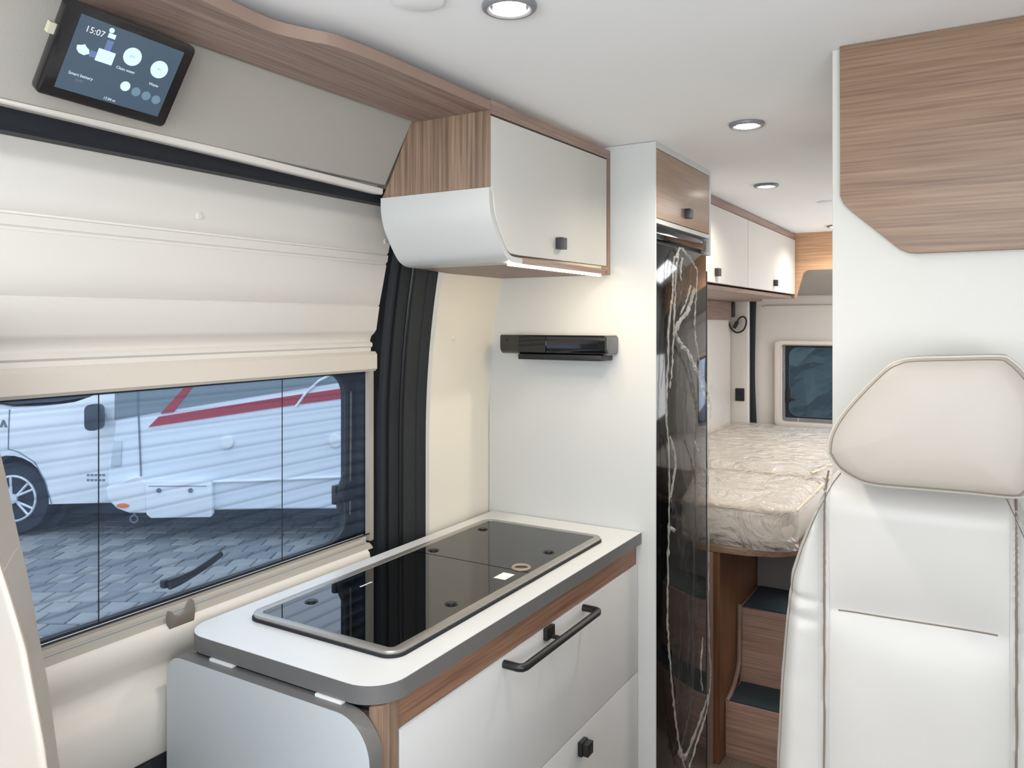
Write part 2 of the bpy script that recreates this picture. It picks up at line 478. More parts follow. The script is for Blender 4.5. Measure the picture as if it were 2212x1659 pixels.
# pleated insect net: every fold is real geometry
n_pl = 14
za, zb = 0.944, 1.334
vs = []; fs = []
for i in range(n_pl * 8 + 1):
    z = za + (zb - za) * i / (n_pl * 8)
    x = -1.2795 - 0.0045 * math.cos(2 * PI * i / 8) - 0.0012 * math.cos(4 * PI * i / 8)
    vs += [(x, Y0, z), (x, 1.462, z)]
    if i: fs.append((2 * i - 2, 2 * i - 1, 2 * i + 1, 2 * i))
nb = B().add(vs, fs); nb.build('pleated_net', M['net'], wn_, recalc=False, ang=180)
B().ring([(p[0], p[1]) for p in rr(-0.98, 0.86, 1.60, 1.40, 0.01)], rr(-0.60, 0.922, 1.437, 1.326, 0.055), 'x', -1.350, -1.334).build('black_surround', M['black_matt'], wn_)
B().tube([(-1.333, y, z) for y, z in rr(-0.60, 0.922, 1.437, 1.326, 0.055, 8)], 0.004, 8, closed=True).build('rubber_gasket', M['black'], wn_)
B().tube([(-1.33, 1.447, 0.98), (-1.331, 1.451, 1.15), (-1.331, 1.452, 1.28)], 0.0025, 8).build('steel_strip', M['steel'], wn_)
B().box(-1.3495, -1.3455, -0.64, 1.46, 0.90, 1.34).build('glass', M['glass'], wn_)
l2 = B().box(-1.333, -1.318, 1.385, 1.455, 1.015, 1.062).build('latch', M['black'], wn_, bev=0.005)
B().tube([(-1.316, 1.398, 1.0), (-1.314, 1.395, 1.03), (-1.312, 1.398, 1.06), (-1.308, 1.407, 1.090)], [0.008, 0.010, 0.008, 0.006], 10).build('lever', M['black'], l2)
l1 = B().box(-1.333, -1.318, 0.93, 0.985, 0.948, 0.965).build('latch', M['black'], wn_, bev=0.005)
B().tube([(-1.312, 0.935, 0.957), (-1.308, 0.955, 0.960), (-1.306, 0.985, 0.966), (-1.302, 1.02, 0.979), (-1.300, 1.045, 0.990)], [0.010, 0.009, 0.007, 0.007, 0.006], 10).build('lever', M['black'], l1)
cl = [(0.905, 0.903), (0.980, 0.903), (0.984, 0.925), (0.980, 0.944), (0.972, 0.951), (0.965, 0.944), (0.955, 0.930), (0.938, 0.924), (0.922, 0.928), (0.914, 0.938), (0.907, 0.940), (0.903, 0.928)]
B().prism([(0.860 + (y - 0.905) * 0.68, z * 0.85 + 0.1515) for y, z in cl], 'x', -1.213, -1.205).build('pull_tab', M['clip'], wn_, bev=0.002)

# pillar trim beside the door: dark curved bands
tp = empty('trim_1', (-1.24, 1.52, 0.0), kind='structure')
def band(name, y0, y1, x, m, dx=0.0, z0=0.1, z1=1.72):
    zz = [z0 + (z1 - z0) * i / 28 for i in range(29)]
    yb = lambda z: 0.0 if z < 1.2 else 0.22 * (z - 1.2) ** 2
    fr = [(x + curve_in(z) * 0.9, y0 + 0.0 * yb(z), z) for z in zz]
    bk = [(x + curve_in(z) * 0.9 + dx, y1 + 0.0 * yb(z), z) for z in zz]
    b = B(); n = len(zz)
    vs = fr + bk + [(p[0] - 0.03, p[1], p[2]) for p in fr] + [(p[0] - 0.03, p[1], p[2]) for p in bk]
    fs = []
    for i in range(n - 1):
        fs += [(i, n + i, n + i + 1, i + 1), (2 * n + i, 2 * n + i + 1, 3 * n + i + 1, 3 * n + i),
               (i, i + 1, 2 * n + i + 1, 2 * n + i), (n + i, 3 * n + i, 3 * n + i + 1, n + i + 1)]
    fs += [(0, 2 * n, 3 * n, n), (n - 1, 2 * n - 1, 4 * n - 1, 3 * n - 1)]
    return b.add(vs, fs).build(name, m, tp, bev=0.0015)
band('seal_backing', 1.462, 1.56, -1.300, M['black_matt'])  # black band behind the door seal and pillar strips
zz = [0.1 + 1.6 * i / 24 for i in range(25)]
B().tube([(-1.262 + 0.9 * curve_in(z), 1.483, z) for z in zz], 0.013, 10).build('rubber_seal', M['black_matt'], tp)
band('trim_strip', 1.497, 1.522, -1.248, M['pillar_dark'], 0.010)
B().tube([(-1.236 + 0.9 * curve_in(z), 1.5255, z) for z in zz], 0.0045, 8).build('bead', M['black'], tp)
band('trim_strip', 1.529, 1.561, -1.228, M['pillar'], 0.012)
band('trim_strip', 1.561, 1.588, -1.214, M['pillar_dark'], 0.012)

# slanted lining under the ceiling shelf, its ledge and lip, and the rubber seal
tl = empty('trim_2', (-1.10, 0.5, 1.74), kind='structure')
def rise(b, k, y0=1.2865):
    b.v = [(x, y, z + k * (y0 - y)) for x, y, z in b.v]; return b
rise(B().prism([(-1.000, 1.885), (-1.084, 1.739), (-1.100, 1.739), (-1.100, 1.888), (-1.0, 1.888)], 'y', Y0, 1.2865), 0.0).build('slanted_lining', M['beige_cloth'], tl)
rise(B().prism([(-1.150, 1.726), (-1.094, 1.7190), (-1.090, 1.7205), (-1.089, 1.731), (-1.093, 1.7335), (-1.110, 1.735), (-1.098, 1.741), (-1.088, 1.7435), (-1.15, 1.75)], 'y', Y0, 1.2865), 0.020).build('ledge', M['beige'], tl, ang=25)
B().prism([(-1.30, 1.735), (-1.197, 1.717), (-1.122, 1.706), (-1.116, 1.712), (-1.118, 1.735), (-1.30, 1.745)], 'y', Y0, 1.445).build('rubber_seal', M['black_matt'], tl)
B().box(-1.36, -1.14, -1.6, 2.33, 1.745, CEIL).build('wall_left_upper', M['beige'], kind='structure')
B().box(-1.36, -1.34, -1.6, Y0, 0, 1.74).build('wall_left_front', M['beige'], kind='structure')

# ================================================================== CEILING SHELF BOARD
xs = [(-0.95, -0.93), (0.3, -0.845), (0.60, -0.853), (0.70, -0.862), (0.78, -0.866), (0.83, -0.850), (0.87, -0.832), (0.95, -0.824), (1.05, -0.8225), (1.2865, -0.8215)]
edge = [(p.x, p.y) for p in smooth_path([(x, y, 0) for y, x in xs], 5)]
sh = empty('overhead_shelf', (-0.93, 0.2, 1.86), label='long oak board with a wavy front edge fixed under the ceiling above the sliding door', cat='shelf')
B().prism(edge + [(-1.003, 1.2865), (-1.003, -0.95)], 'z', 1.861, 1.8785).build('board', M['wood_y'], sh)
n = len(edge)
B().add([(x, y, z) for z, d in ((1.8605, 0.0012), (1.879, 0.0012)) for (x, y) in edge for x in (x + d,)] + [(x - 0.001, y, z) for z in (1.8605, 1.879) for (x, y) in edge],
        [(i, i + 1, n + i + 1, n + i) for i in range(n - 1)] + [(2 * n + i, 3 * n + i, 3 * n + i + 1, 2 * n + i + 1) for i in range(n - 1)]
        + [(n + i, n + i + 1, 3 * n + i + 1, 3 * n + i) for i in range(n - 1)] + [(i, 2 * n + i, 2 * n + i + 1, i + 1) for i in range(n - 1)]) \
    .build('edge_band', M['trim_wood'], sh, label='pale edge band of the shelf')

# ================================================================== OVERHEAD CABINET ABOVE THE HOB
oc = empty('overhead_cabinet', (-0.95, 1.57, 1.57), label='overhead kitchen cabinet with chamfered white door, oak end panel and LED strip below', cat='cabinet')
B().prism([(-0.8215, 1.882), (-0.8215, 1.7125), (-1.092, 1.7125), (-1.070, 1.75), (-1.005, 1.882)], 'y', 1.287, 1.2895).build('end_panel', M['wood_z'], oc, bev=0.001)
pr_o = [(1.287, 1.712), (1.2872, 1.690), (1.290, 1.670), (1.298, 1.648), (1.312, 1.625), (1.328, 1.603), (1.343, 1.586), (1.357, 1.577), (1.376, 1.5715), (1.415, 1.5705)]
pr_o = [(p.x, p.y) for p in smooth_path([(a, b, 0) for a, b in pr_o], 4)]
pr_i = []
for i, (a, b) in enumerate(pr_o):
    a0, b0 = pr_o[max(i - 1, 0)]; a1, b1 = pr_o[min(i + 1, len(pr_o) - 1)]
    t = Vector((a1 - a0, b1 - b0)).normalized(); pr_i.append((a - t.y * 0.012, b + t.x * 0.012))
B().prism(pr_o + pr_i[::-1], 'x', -1.096, -0.8235).build('bent_panel', M['white'], oc, label='white bent lower end panel')
dp = [(1.289, 1.851), (1.837, 1.862), (1.837, 1.592), (1.43, 1.5875), (1.412, 1.589), (1.396, 1.5945), (1.382, 1.603), (1.299, 1.668), (1.292, 1.678), (1.289, 1.69)]
ins = []
for i, (a, b) in enumerate(pr_o):
    a0, b0 = pr_o[max(i - 1, 0)]; a1, b1 = pr_o[min(i + 1, len(pr_o) - 1)]
    t = Vector((a1 - a0, b1 - b0)).normalized(); ins.append((a - t.y * 0.0145, b + t.x * 0.0145))
ins = [q for q in ins if q[1] > 1.5885 and q[1] < 1.69]
dp = [(1.2905, 1.851), (1.837, 1.862), (1.837, 1.592), (1.43, 1.5875), (1.40, 1.5875)] + ins[::-1] + [(1.3005, 1.70), (1.2905, 1.712)]
dd = B().prism(dp, 'x', -0.8375, -0.8215).build('door', M['white_matt'], oc, bev=0.0012)
def knob(parent, y, z, x, s=0.013, name='knob', m=None):
    b = B()
    b.box(x, x + 0.016, y - s, y + s, z - s, z + s)
    return b.build(name, m or M['knob'], parent, bev=0.001)
knob(dd, 1.572, 1.626, -0.8215)
B().box(-0.838, -0.824, 1.415, 1.838, 1.5705, 1.5835).build('bottom_rail', M['wood_y'], oc)
B().box(-0.838, -0.8215, 1.8405, 1.8588, 1.5705, 1.882).build('side_stile', M['wood_z'], oc)
B().prism([(1.2897, 1.855), (1.8588, 1.866), (1.8588, 1.887), (1.2897, 1.882)], 'x', -0.838, -0.8212).build('top_rail', M['wood_y'], oc)
B().prism([(-0.8385, 1.4155), (-0.8385, 1.8588), (-1.145, 1.8588), (-1.145, 1.60), (-1.096, 1.4155)], 'z', 1.5705, 1.583).build('bottom_panel', M['wood_y'], oc)
led = B().prism(rr(-0.8345, 1.5645, -0.8265, 1.5703, 0.0025, 3), 'y', 1.372, 1.815).build('led_strip', M['led'], oc)
area('led_strip_light', (-0.832, 1.66, 1.560), (-0.25, 0.35, -1), 0.012, 0.30, 0.9, (1, 0.80, 0.52))

# ================================================================== TALL CABINET AND FRIDGE
tc = empty('tall_cabinet', (-0.95, 2.08, 0), label='tall white cabinet that encloses the fridge, with an oak door on top', cat='cabinet')
B().box(-1.190, -0.6995, 1.860, 1.8665, 0, CEIL - 0.001).build('side_panel', M['white'], tc, bev=0.0015)
B().prism([(-1.18, 0), (-0.745, 0), (-0.745, 1.648), (-0.702, 1.648), (-0.702, CEIL - 0.001), (-1.18, CEIL - 0.001)], 'y', 2.312, 2.328).build('side_panel', M['white'], tc, bev=0.001)
B().box(-0.72, -0.7005, 1.8665, 2.312, 1.884, CEIL - 0.001).box(-0.72, -0.7005, 1.8665, 2.312, 1.697, 1.7085) \
    .build('front_rail', M['white'], tc)
tdoor = B().box(-0.716, -0.700, 1.8685, 2.302, 1.7105, 1.882).build('door', M['wood_door'], tc, bev=0.001)
knob(tdoor, 2.095, 1.746, -0.700, 0.013)
B().box(-1.17, -0.73, 1.8665, 2.312, 1.69, 1.70).box(-1.17, -1.15, 1.8665, 2.312, 0.1, 1.88).build('carcass', M['white'], tc)

fr = empty('fridge', (-0.95, 2.08, 0.05), label='slim black glossy fridge built into the tall white cabinet', cat='fridge')
B().box(-1.10, -0.725, 1.870, 2.306, 0.05, 1.688).build('body', M['black'], fr)
B().box(-0.725, -0.706, 1.872, 2.294, 1.659, 1.690).build('control_panel', M['fridge'], fr, bev=0.002)
B().box(-0.725, -0.704, 1.872, 2.290, 0.10, 1.648).build('door', M['fridge'], fr, bev=0.003)
B().box(-0.712, -0.700, 2.2905, 2.303, 1.648, 1.656).build('hinge_cover', M['white'], fr, bev=0.002)
B().box(-0.718, -0.704, 2.2915, 2.300, 0.10, 1.60).build('door_seal', M['black_matt'], fr)

# peeled protective film still hanging on the fridge door
Lf = [(1.647, 2.010), (1.625, 1.985), (1.610, 1.961), (1.55, 1.955), (1.516, 1.950), (1.44, 1.925), (1.30, 1.912), (1.209, 1.905), (1.109, 1.925), (0.972, 1.926),
      (0.85, 1.918), (0.741, 1.912), (0.65, 1.918), (0.552, 1.938), (0.45, 1.965), (0.349, 1.997), (0.236, 2.06)]
Rf = [(1.647, 2.03), (1.630, 2.085), (1.610, 2.13), (1.585, 2.163), (1.522, 2.151), (1.444, 2.139), (1.38, 2.16), (1.30, 2.21), (1.228, 2.27), (1.18, 2.285), (1.05, 2.262),
      (0.832, 2.272), (0.634, 2.262), (0.50, 2.275), (0.40, 2.285), (0.33, 2.25), (0.279, 2.17), (0.236, 2.09)]
fm = empty('protective_film', (-0.69, 2.08, 0.24), label='torn crumpled clear protective film hanging on the black fridge door', cat='film')
def film(u, v):
    z = 1.647 + (0.236 - 1.647) * v
    a, b = lerp_tab(Lf, z), lerp_tab(Rf, z)
    jag = 0.007 * noise.noise(Vector((7, z * 38, 0.3))) + 0.004 * noise.noise(Vector((2, z * 110, 1.3)))
    y = a + (b - a) * u + jag * (1 if u > 0.5 else -1)
    q = Vector((y * 10, z * 4.5, 3.1))
    h = 1 - abs(noise.noise(q)) * 2.4
    h2 = 1 - abs(noise.noise(q * 2.6 + Vector((9, 1, 2)))) * 2.2
    lift = 0.003 + 0.012 * max(0, h) ** 3 + 0.005 * max(0, h2) ** 3
    e = min(u, 1 - u)
    if e < 0.07: lift += 0.010 * (1 - e / 0.07)          # curled torn edges
    if u > 0.6 and abs(z - 1.2) < 0.14: lift += 0.045 * (u - 0.6) * 2.5 * (1 - abs(z - 1.2) / 0.14)
    return (-0.7035 + lift, y, z)
B().grid(film, 60, 220).build('film_sheet', M['film'], fm, recalc=False, ang=80)
def fold(pts, wid, seed, k=9):
    """a crumpled ribbon of doubled film: ragged width, zigzag relief"""
    P = smooth_path([(-0.690, y, z) for y, z in pts], k)
    vs = []; fs = []
    for i, p in enumerate(P):
        t = (P[min(i + 1, len(P) - 1)] - P[max(i - 1, 0)]); t.x = 0; t.normalize()
        nrm = Vector((0, -t.z, t.y)) if True else None
        e = noise.noise(Vector((p.z * 45, seed, p.y * 30))); e2 = noise.noise(Vector((p.z * 90, seed + 5, p.y * 60)))
        c = p + Vector((0, 0, 0)) + nrm * 0.004 * e
        wv = wid * (1 + 1.1 * e2)
        for q in (-1, -0.3, 0.35, 1):
            vs.append(c + nrm * wv * q + Vector((0.004 * noise.noise(Vector((p.z * 120, q * 9, seed))) + 0.003 * (1 - abs(q)), 0, 0)))
        if i:
            m = 4 * i
            fs += [(m - 4 + q, m - 3 + q, m + 1 + q, m + q) for q in range(3)]
    return B().add(vs, fs)
for k_, (pts, r) in enumerate([
    ([(y + 0.004, z) for z, y in Lf], 0.0048), ([(y - 0.003, z) for z, y in Rf], 0.0030),
    ([(2.13, 1.545), (2.09, 1.49), (2.00, 1.445), (1.975, 1.425), (2.02, 1.395), (2.09, 1.36), (2.16, 1.31), (2.22, 1.25), (2.275, 1.195)], 0.007),
    ([(2.10, 1.55), (2.06, 1.50), (2.01, 1.47)], 0.004),
    ([(2.03, 1.62), (2.02, 1.585), (2.025, 1.56)], 0.006), ([(2.00, 1.63), (1.985, 1.59), (1.978, 1.54), (1.965, 1.45), (1.955, 1.36), (1.935, 1.28)], 0.003),
    ([(2.135, 1.12), (2.20, 1.06), (2.25, 1.01), (2.262, 0.97)], 0.0035),
    ([(1.935, 1.16), (1.98, 1.09), (1.94, 1.0)], 0.006),
    ([(1.93, 0.925), (1.975, 0.91)], 0.005), ([(2.21, 0.55), (2.19, 0.47), (2.205, 0.40)], 0.003),
    ([(2.00, 0.33), (2.05, 0.28), (2.10, 0.29), (2.20, 0.33), (2.26, 0.36)], 0.008)]):
    fold(pts, r, k_ * 3.7).build('fold', M['film_fold'], fm, recalc=False, smooth=False)

# ================================================================== BASE CABINET, WORKTOP, HOB, FLAP
bc = empty('base_cabinet', (-0.95, 1.37, 0), label='white kitchen base cabinet with oak rails, two drawer fronts and a black towel bar', cat='cabinet')
B().box(-1.165, -0.765, 0.885, 1.858, 0.02, 0.892).build('carcass', M['black_matt'], bc)
B().box(-1.165, -0.7635, 0.8705, 0.885, 0.02, 0.878).build('end_panel', M['wood_z'], bc)
B().box(-0.7635, -0.7475, 0.8705, 0.9185, 0.02, 0.893).build('corner_post', M['wood_z'], bc, bev=0.001)
B().box(-0.7635, -0.7505, 0.9185, 1.858, 0.8435, 0.893).build('front_rail', M['wood_front'], bc)
d1 = B().box(-0.7635, -0.7455, 0.921, 1.857, 0.5755, 0.8415).build('drawer_front', M['drawer'], bc, bev=0.0012)
d2 = B().box(-0.7635, -0.7455, 0.921, 1.857, 0.235, 0.5725).build('drawer_front', M['drawer'], bc, bev=0.0012)
B().box(-0.7635, -0.7455, 0.921, 1.857, 0.05, 0.232).build('plinth', M['drawer'], bc, bev=0.0012)
h = B()
hp = smooth_path([(-0.7455, 1.212, 0.831), (-0.722, 1.207, 0.831), (-0.712, 1.209, 0.831), (-0.706, 1.218, 0.831)], 4)
h.tube([(-0.7455, 1.215, 0.831), (-0.716, 1.215, 0.831), (-0.709, 1.218, 0.831), (-0.706, 1.226, 0.831), (-0.706, 1.40, 0.831), (-0.706, 1.532, 0.831), (-0.709, 1.540, 0.831), (-0.716, 1.543, 0.831), (-0.7455, 1.543, 0.831)], 0.0075, 12)
h.build('towel_bar', M['black'], d1)
B().box(-0.7455, -0.736, 1.362, 1.396, 0.822, 0.846).box(-0.736, -0.712, 1.375, 1.385, 0.824, 0.830).build('lock_button', M['black'], d1, bev=0.002)
k2 = B().box(-0.7455, -0.735, 1.516, 1.546, 0.521, 0.551).box(-0.735, -0.722, 1.518, 1.545, 0.523, 0.549).build('knob', M['black'], d2, bev=0.001)

wt = empty('worktop', (-0.95, 1.36, 0.895), label='white kitchen worktop with rounded near corners and grey edging', cat='worktop')
def wt_out(g):
    return rr(-1.178 + g, 0.862 + g, -0.736 - g, 1.858, [0.055 - g, 0.060 - g, 0.001, 0.001], 10)
B().prism(wt_out(0.0004), 'z', 0.8955, 0.9232).build('surface', M['worktop'], wt)
B().ring(wt_out(0.0), wt_out(0.002), 'z', 0.895, 0.9225).build('edge_band', M['edge'], wt, label='grey-brown edge band')

hb = empty('hob', (-0.95, 1.35, 0.923), label='black glass-lidded hob and sink unit with grey steel rim set in the worktop', cat='hob')
hz = 0.9235
B().prism(rr(-1.124, 0.953, -0.784, 1.747, 0.030), 'z', hz, hz + 0.004).build('shadow_line', M['black_matt'], hb)  # dark plate edge stands in for the thin shadow line round the rim
B().ring(rr(-1.122, 0.956, -0.787, 1.745, 0.028, 8), rr(-1.104, 0.972, -0.804, 1.729, 0.010, 8), 'z', hz + 0.0035, hz + 0.0105).build('rim', M['steel'], hb, bev=0.0015)
B().prism(rr(-1.103, 0.973, -0.805, 1.409, [0.010, 0.010, 0.002, 0.002]), 'z', hz + 0.004, hz + 0.0095).build('glass_lid', M['glass_lid'], hb)
B().prism(rr(-1.103, 1.412, -0.805, 1.728, [0.002, 0.002, 0.010, 0.010]), 'z', hz + 0.004, hz + 0.0095).build('glass_lid', M['glass_lid'], hb)
for x, y in ((-1.067, 1.058), (-0.838, 1.181), (-1.073, 1.648), (-0.839, 1.56), (-1.069, 1.438)):
    B().cyl((x, y), 'z', 0.0085, hz + 0.0095, hz + 0.0125, 20).cyl((x, y), 'z', 0.0125, hz + 0.0095, hz + 0.0105, 20).build('rubber_buffer', M['black'], hb)
B().add([(-0.851, 1.345, hz + 0.0098), (-0.823, 1.345, hz + 0.0098), (-0.823, 1.385, hz + 0.0098), (-0.851, 1.385, hz + 0.0098)], [(0, 1, 2, 3)]).build('sticker', M['label'], hb, label='white rectangular sticker')
B().torus((-0.835, 1.43, hz + 0.010), 0.0175, 0.0035, 'z').build('ring_mark', mat('ring_print', srgb(150, 134, 122), 0.5), hb, label='pale ring mark')
B().add([(-1.046, 1.165, hz + 0.0098), (-1.042, 1.165, hz + 0.0098), (-1.042, 1.20, hz + 0.0098), (-1.046, 1.20, hz + 0.0098)], [(0, 1, 2, 3)]).build('printed_mark', M['label'], hb)

fp = empty('folding_flap', (-0.96, 0.854, 0.3), label='white folding table flap with grey rounded edging hanging below the near end of the worktop', cat='table flap')
def fl_out(g):
    return rr(-1.183 + g, 0.22 + g, -0.735 - g, 0.8905 - g, [0.02, 0.02, 0.062 - g, 0.035 - g], 10)
B().prism(fl_out(0.0005), 'y', 0.8395, 0.867).build('panel', M['flap'], fp)
B().ring(fl_out(0.0), fl_out(0.0025), 'y', 0.8400, 0.8672).build('edge_band', M['edge'], fp, label='grey edge band')
for x0, x1 in ((-1.097, -1.043), (-0.858, -0.806)):
    b = B()
    b.box(x0, x1, 0.8580, 0.8675, 0.8902, 0.8948)
    b.build('hinge', M['label'], fp, label='silver hinge strip')

# ================================================================== BLACK BAR HOLDER ON THE TALL CABINET SIDE
hl = empty('wall_holder', (-0.95, 1.86, 1.36), label='glossy black wall-mounted bar holder under the overhead cabinet', cat='holder')
B().prism(rr(1.784, 1.366, 1.8595, 1.4165, [0.018, 0.004, 0.004, 0.006]), 'x', -1.108, -0.802).build('body', M['black_gloss'], hl, bev=0.006, seg=3)
B().prism(rr(-1.048, 1.372, -0.968, 1.4125, 0.002), 'y', 1.7805, 1.7845).build('display_window', M['glass_lid'], hl)
B().box(-1.055, -0.815, 1.79, 1.8595, 1.352, 1.3665).build('lower_plate', M['black'], hl, bev=0.002)
B().prism(rr(1.792, 1.371, 1.857, 1.412, [0.012, 0.004, 0.004, 0.004]), 'x', -0.8025, -0.7990).build('side_face', mat('side_face_grey', srgb(84, 86, 86), 0.3), hl, bev=0.001)  # grey plate makes the bar's right side lighter than its black body

# ================================================================== CONTROL SCREEN
# its plane leans back: from the lower edge to the upper edge it comes inboard
b0 = Vector((-1.03, 0.543, 1.741)); b1 = Vector((-1.03, 0.726, 1.734)); t0 = Vector((-0.96, 0.536, 1.846))
ex = (b1 - b0).normalized(); ey0 = (t0 - b0); ey = (ey0 - ex * ey0.dot(ex)).normalized(); ez = ex.cross(ey)
if ez.x < 0: ez = -ez
W_, H_ = (b1 - b0).length, ey0.length
ex_r = ey.cross(ez)   # x axis that makes a right-handed frame when seen from the cabin
MW = Matrix(((ex_r.x, ey.x, ez.x, 0), (ex_r.y, ey.y, ez.y, 0), (ex_r.z, ey.z, ez.z, 0), (0, 0, 0, 1)))
cs = (b0 + b1) / 2 + ey * H_ / 2
MW.translation = cs
sc_ = bpy.data.objects.new('control_screen', None); COL.objects.link(sc_); sc_.matrix_world = MW
sc_.location = cs; sc_.rotation_euler = MW.to_euler()
tag(sc_, 'black framed touch screen showing 15:07 and round white gauges, tilted above the window', 'screen')
def sbox(b): return b
hw, hh = W_ / 2, H_ / 2
L().prism(rr(-hw, -hh, hw, hh, 0.008), 'z', -0.014, 0.0).build('casing', M['screen_bezel'], sc_, bev=0.002)
L().box(-hw + 0.020, hw - 0.016, -hh + 0.014, hh - 0.012, 0.0, 0.0008).build('display', M['lcd'], sc_)
L().box(-0.03, 0.03, -0.03, 0.03, -0.045, -0.014).build('bracket', M['black'], sc_, bev=0.003)
L().box(-hw - 0.008, -hw, hh - 0.050, hh - 0.036, -0.012, -0.004).build('side_tab', mat('ivory_tab', srgb(190, 186, 165), 0.6), sc_)
gx0, gx1, gy0, gy1 = -hw + 0.020, hw - 0.016, -hh + 0.014, hh - 0.012
def sp(u, v): return (gx0 + (gx1 - gx0) * u, gy1 - (gy1 - gy0) * v)
def disc(u, v, r, m, name='gauge'):
    x, y = sp(u, v); return L().cyl((x, y), 'z', r, 0.0009, 0.0013, 28).build(name, m, sc_)
disc(0.545, 0.30, 0.0125, M['ui_white']); disc(0.83, 0.345, 0.0125, M['ui_white'])
disc(0.585, 0.715, 0.0068, M['ui_white'], 'button')
for i, u in enumerate((0.70, 0.808, 0.915)): disc(u, 0.745 + 0.012 * i, 0.0064, M['ui_grey'], 'button')
x, y = sp(0.315, 0.42); L().prism(rr(x - 0.0115, y - 0.0085, x + 0.0115, y + 0.0085, 0.001), 'z', 0.0009, 0.0013).build('battery_icon', M['ui_white'], sc_)
x, y = sp(0.115, 0.43); L().prism([(x - 0.009, y + 0.004), (x - 0.003, y + 0.006), (x, y + 0.008), (x + 0.003, y + 0.005), (x + 0.007, y + 0.003), (x + 0.009, y - 0.002), (x + 0.003, y - 0.006), (x - 0.004, y - 0.005), (x - 0.008, y - 0.001)], 'z', 0.0009, 0.0013).build('engine_icon', M['ui_white'], sc_)
x, y = sp(0.215, 0.44); L().box(x - 0.0055, x + 0.0055, y - 0.0042, y + 0.0042, 0.0009, 0.0012).build('link_icon', M['ui_blue'], sc_)
x, y = sp(0.31, 0.255); L().box(x - 0.0042, x + 0.0042, y - 0.008, y + 0.006, 0.0009, 0.0012).build('link_icon', M['ui_blue'], sc_)
x, y = sp(0.30, 0.13); L().box(x - 0.0042, x + 0.0055, y - 0.0035, y + 0.0025, 0.0009, 0.0013).cyl((x - 0.002, y + 0.0065), 'z', 0.0034, 0.0009, 0.0013, 16).build('plug_icon', M['ui_white'], sc_)
def stext(s, u, v, size, m=None):
    x, y = sp(u, v); text(s, size, m or M['ui_text'], sc_, 'lettering', Matrix.Translation((x, y, 0.0013)), 0.0001)
stext('15:07', 0.155, 0.155, 0.0115)
stext('Smart battery', 0.175, 0.76, 0.0058); stext('12.9V', 0.175, 0.83, 0.0048, M['ui_grey'])
stext('Clean water', 0.53, 0.50, 0.0054); stext('Waste', 0.835, 0.575, 0.0054)
stext('85%', 0.545, 0.30, 0.0042, M['ui_grey']); stext('0%', 0.83, 0.345, 0.0042, M['ui_grey'])
stext('17,04 m', 0.49, 0.955, 0.0052)

# ================================================================== CEILING LAMPS AND DISCS
def lamp(x, y, label, r=0.040, power=2.6, first=[None]):
    if first[0] is None:
        o = empty('ceiling_lamp', (x, y, CEIL), label=label, cat='ceiling lamp', group='round recessed ceiling lamps')
        L().torus((0, 0, -0.003), r - 0.0065, 0.0060, 'z', 40, 10).build('rim', M['rim'], o)
        L().cyl((0, 0), 'z', r - 0.010, -0.004, -0.001, 36).build('reflector', M['chrome'], o)
        L().cyl((0, 0), 'z', r * 0.60, -0.0075, -0.004, 36, r2=r * 0.56).build('lamp_face', M['lamp'], o, bev=0.001)
        first[0] = o
    else:
        o = first[0].copy(); COL.objects.link(o); o.location = (x, y, CEIL); o['label'] = label
        for ch in first[0].children:
            c = ch.copy(); COL.objects.link(c); c.parent = o
    d = bpy.data.lights.new('lamp_glow', 'SPOT'); d.energy = power * 4.2; d.color = (1, 0.92, 0.80)
    d.spot_size = math.radians(150); d.spot_blend = 0.8; d.shadow_soft_size = 0.025
    lo = bpy.data.objects.new('lamp_glow', d); COL.objects.link(lo); lo.location = (x, y, CEIL - 0.012)
    return o
lamp(-0.577, 0.955, 'largest, nearest recessed ceiling lamp at the top edge of the picture')
lamp(-0.461, 1.803, 'second recessed ceiling lamp, in front of the oak top door')
lamp(-0.613, 2.643, 'third recessed ceiling lamp, above the start of the rear cabinets')
lamp(-0.595, 3.927, 'farthest recessed ceiling lamp, half hidden by the partition edge')
for x, y, s in ((-0.672, 0.868, 'faint white disc on the ceiling left of the nearest lamp'), (-0.500, 3.135, 'faint white disc on the ceiling near the partition edge')):
    o = B().cyl((x, y), 'z', 0.036, CEIL - 0.006, CEIL, 32).build('ceiling_disc', M['ceiling'], None, bev=0.002)
    tag(o, s, 'ceiling cover', 'blank round ceiling covers')
area('cab_area_light', (-0.1, -0.6, 1.86), (0, 0.25, -1), 0.5, 0.5, 2.5, (1, 0.94, 0.86))  # warm area light under the cab ceiling, no lamp fitting modelled

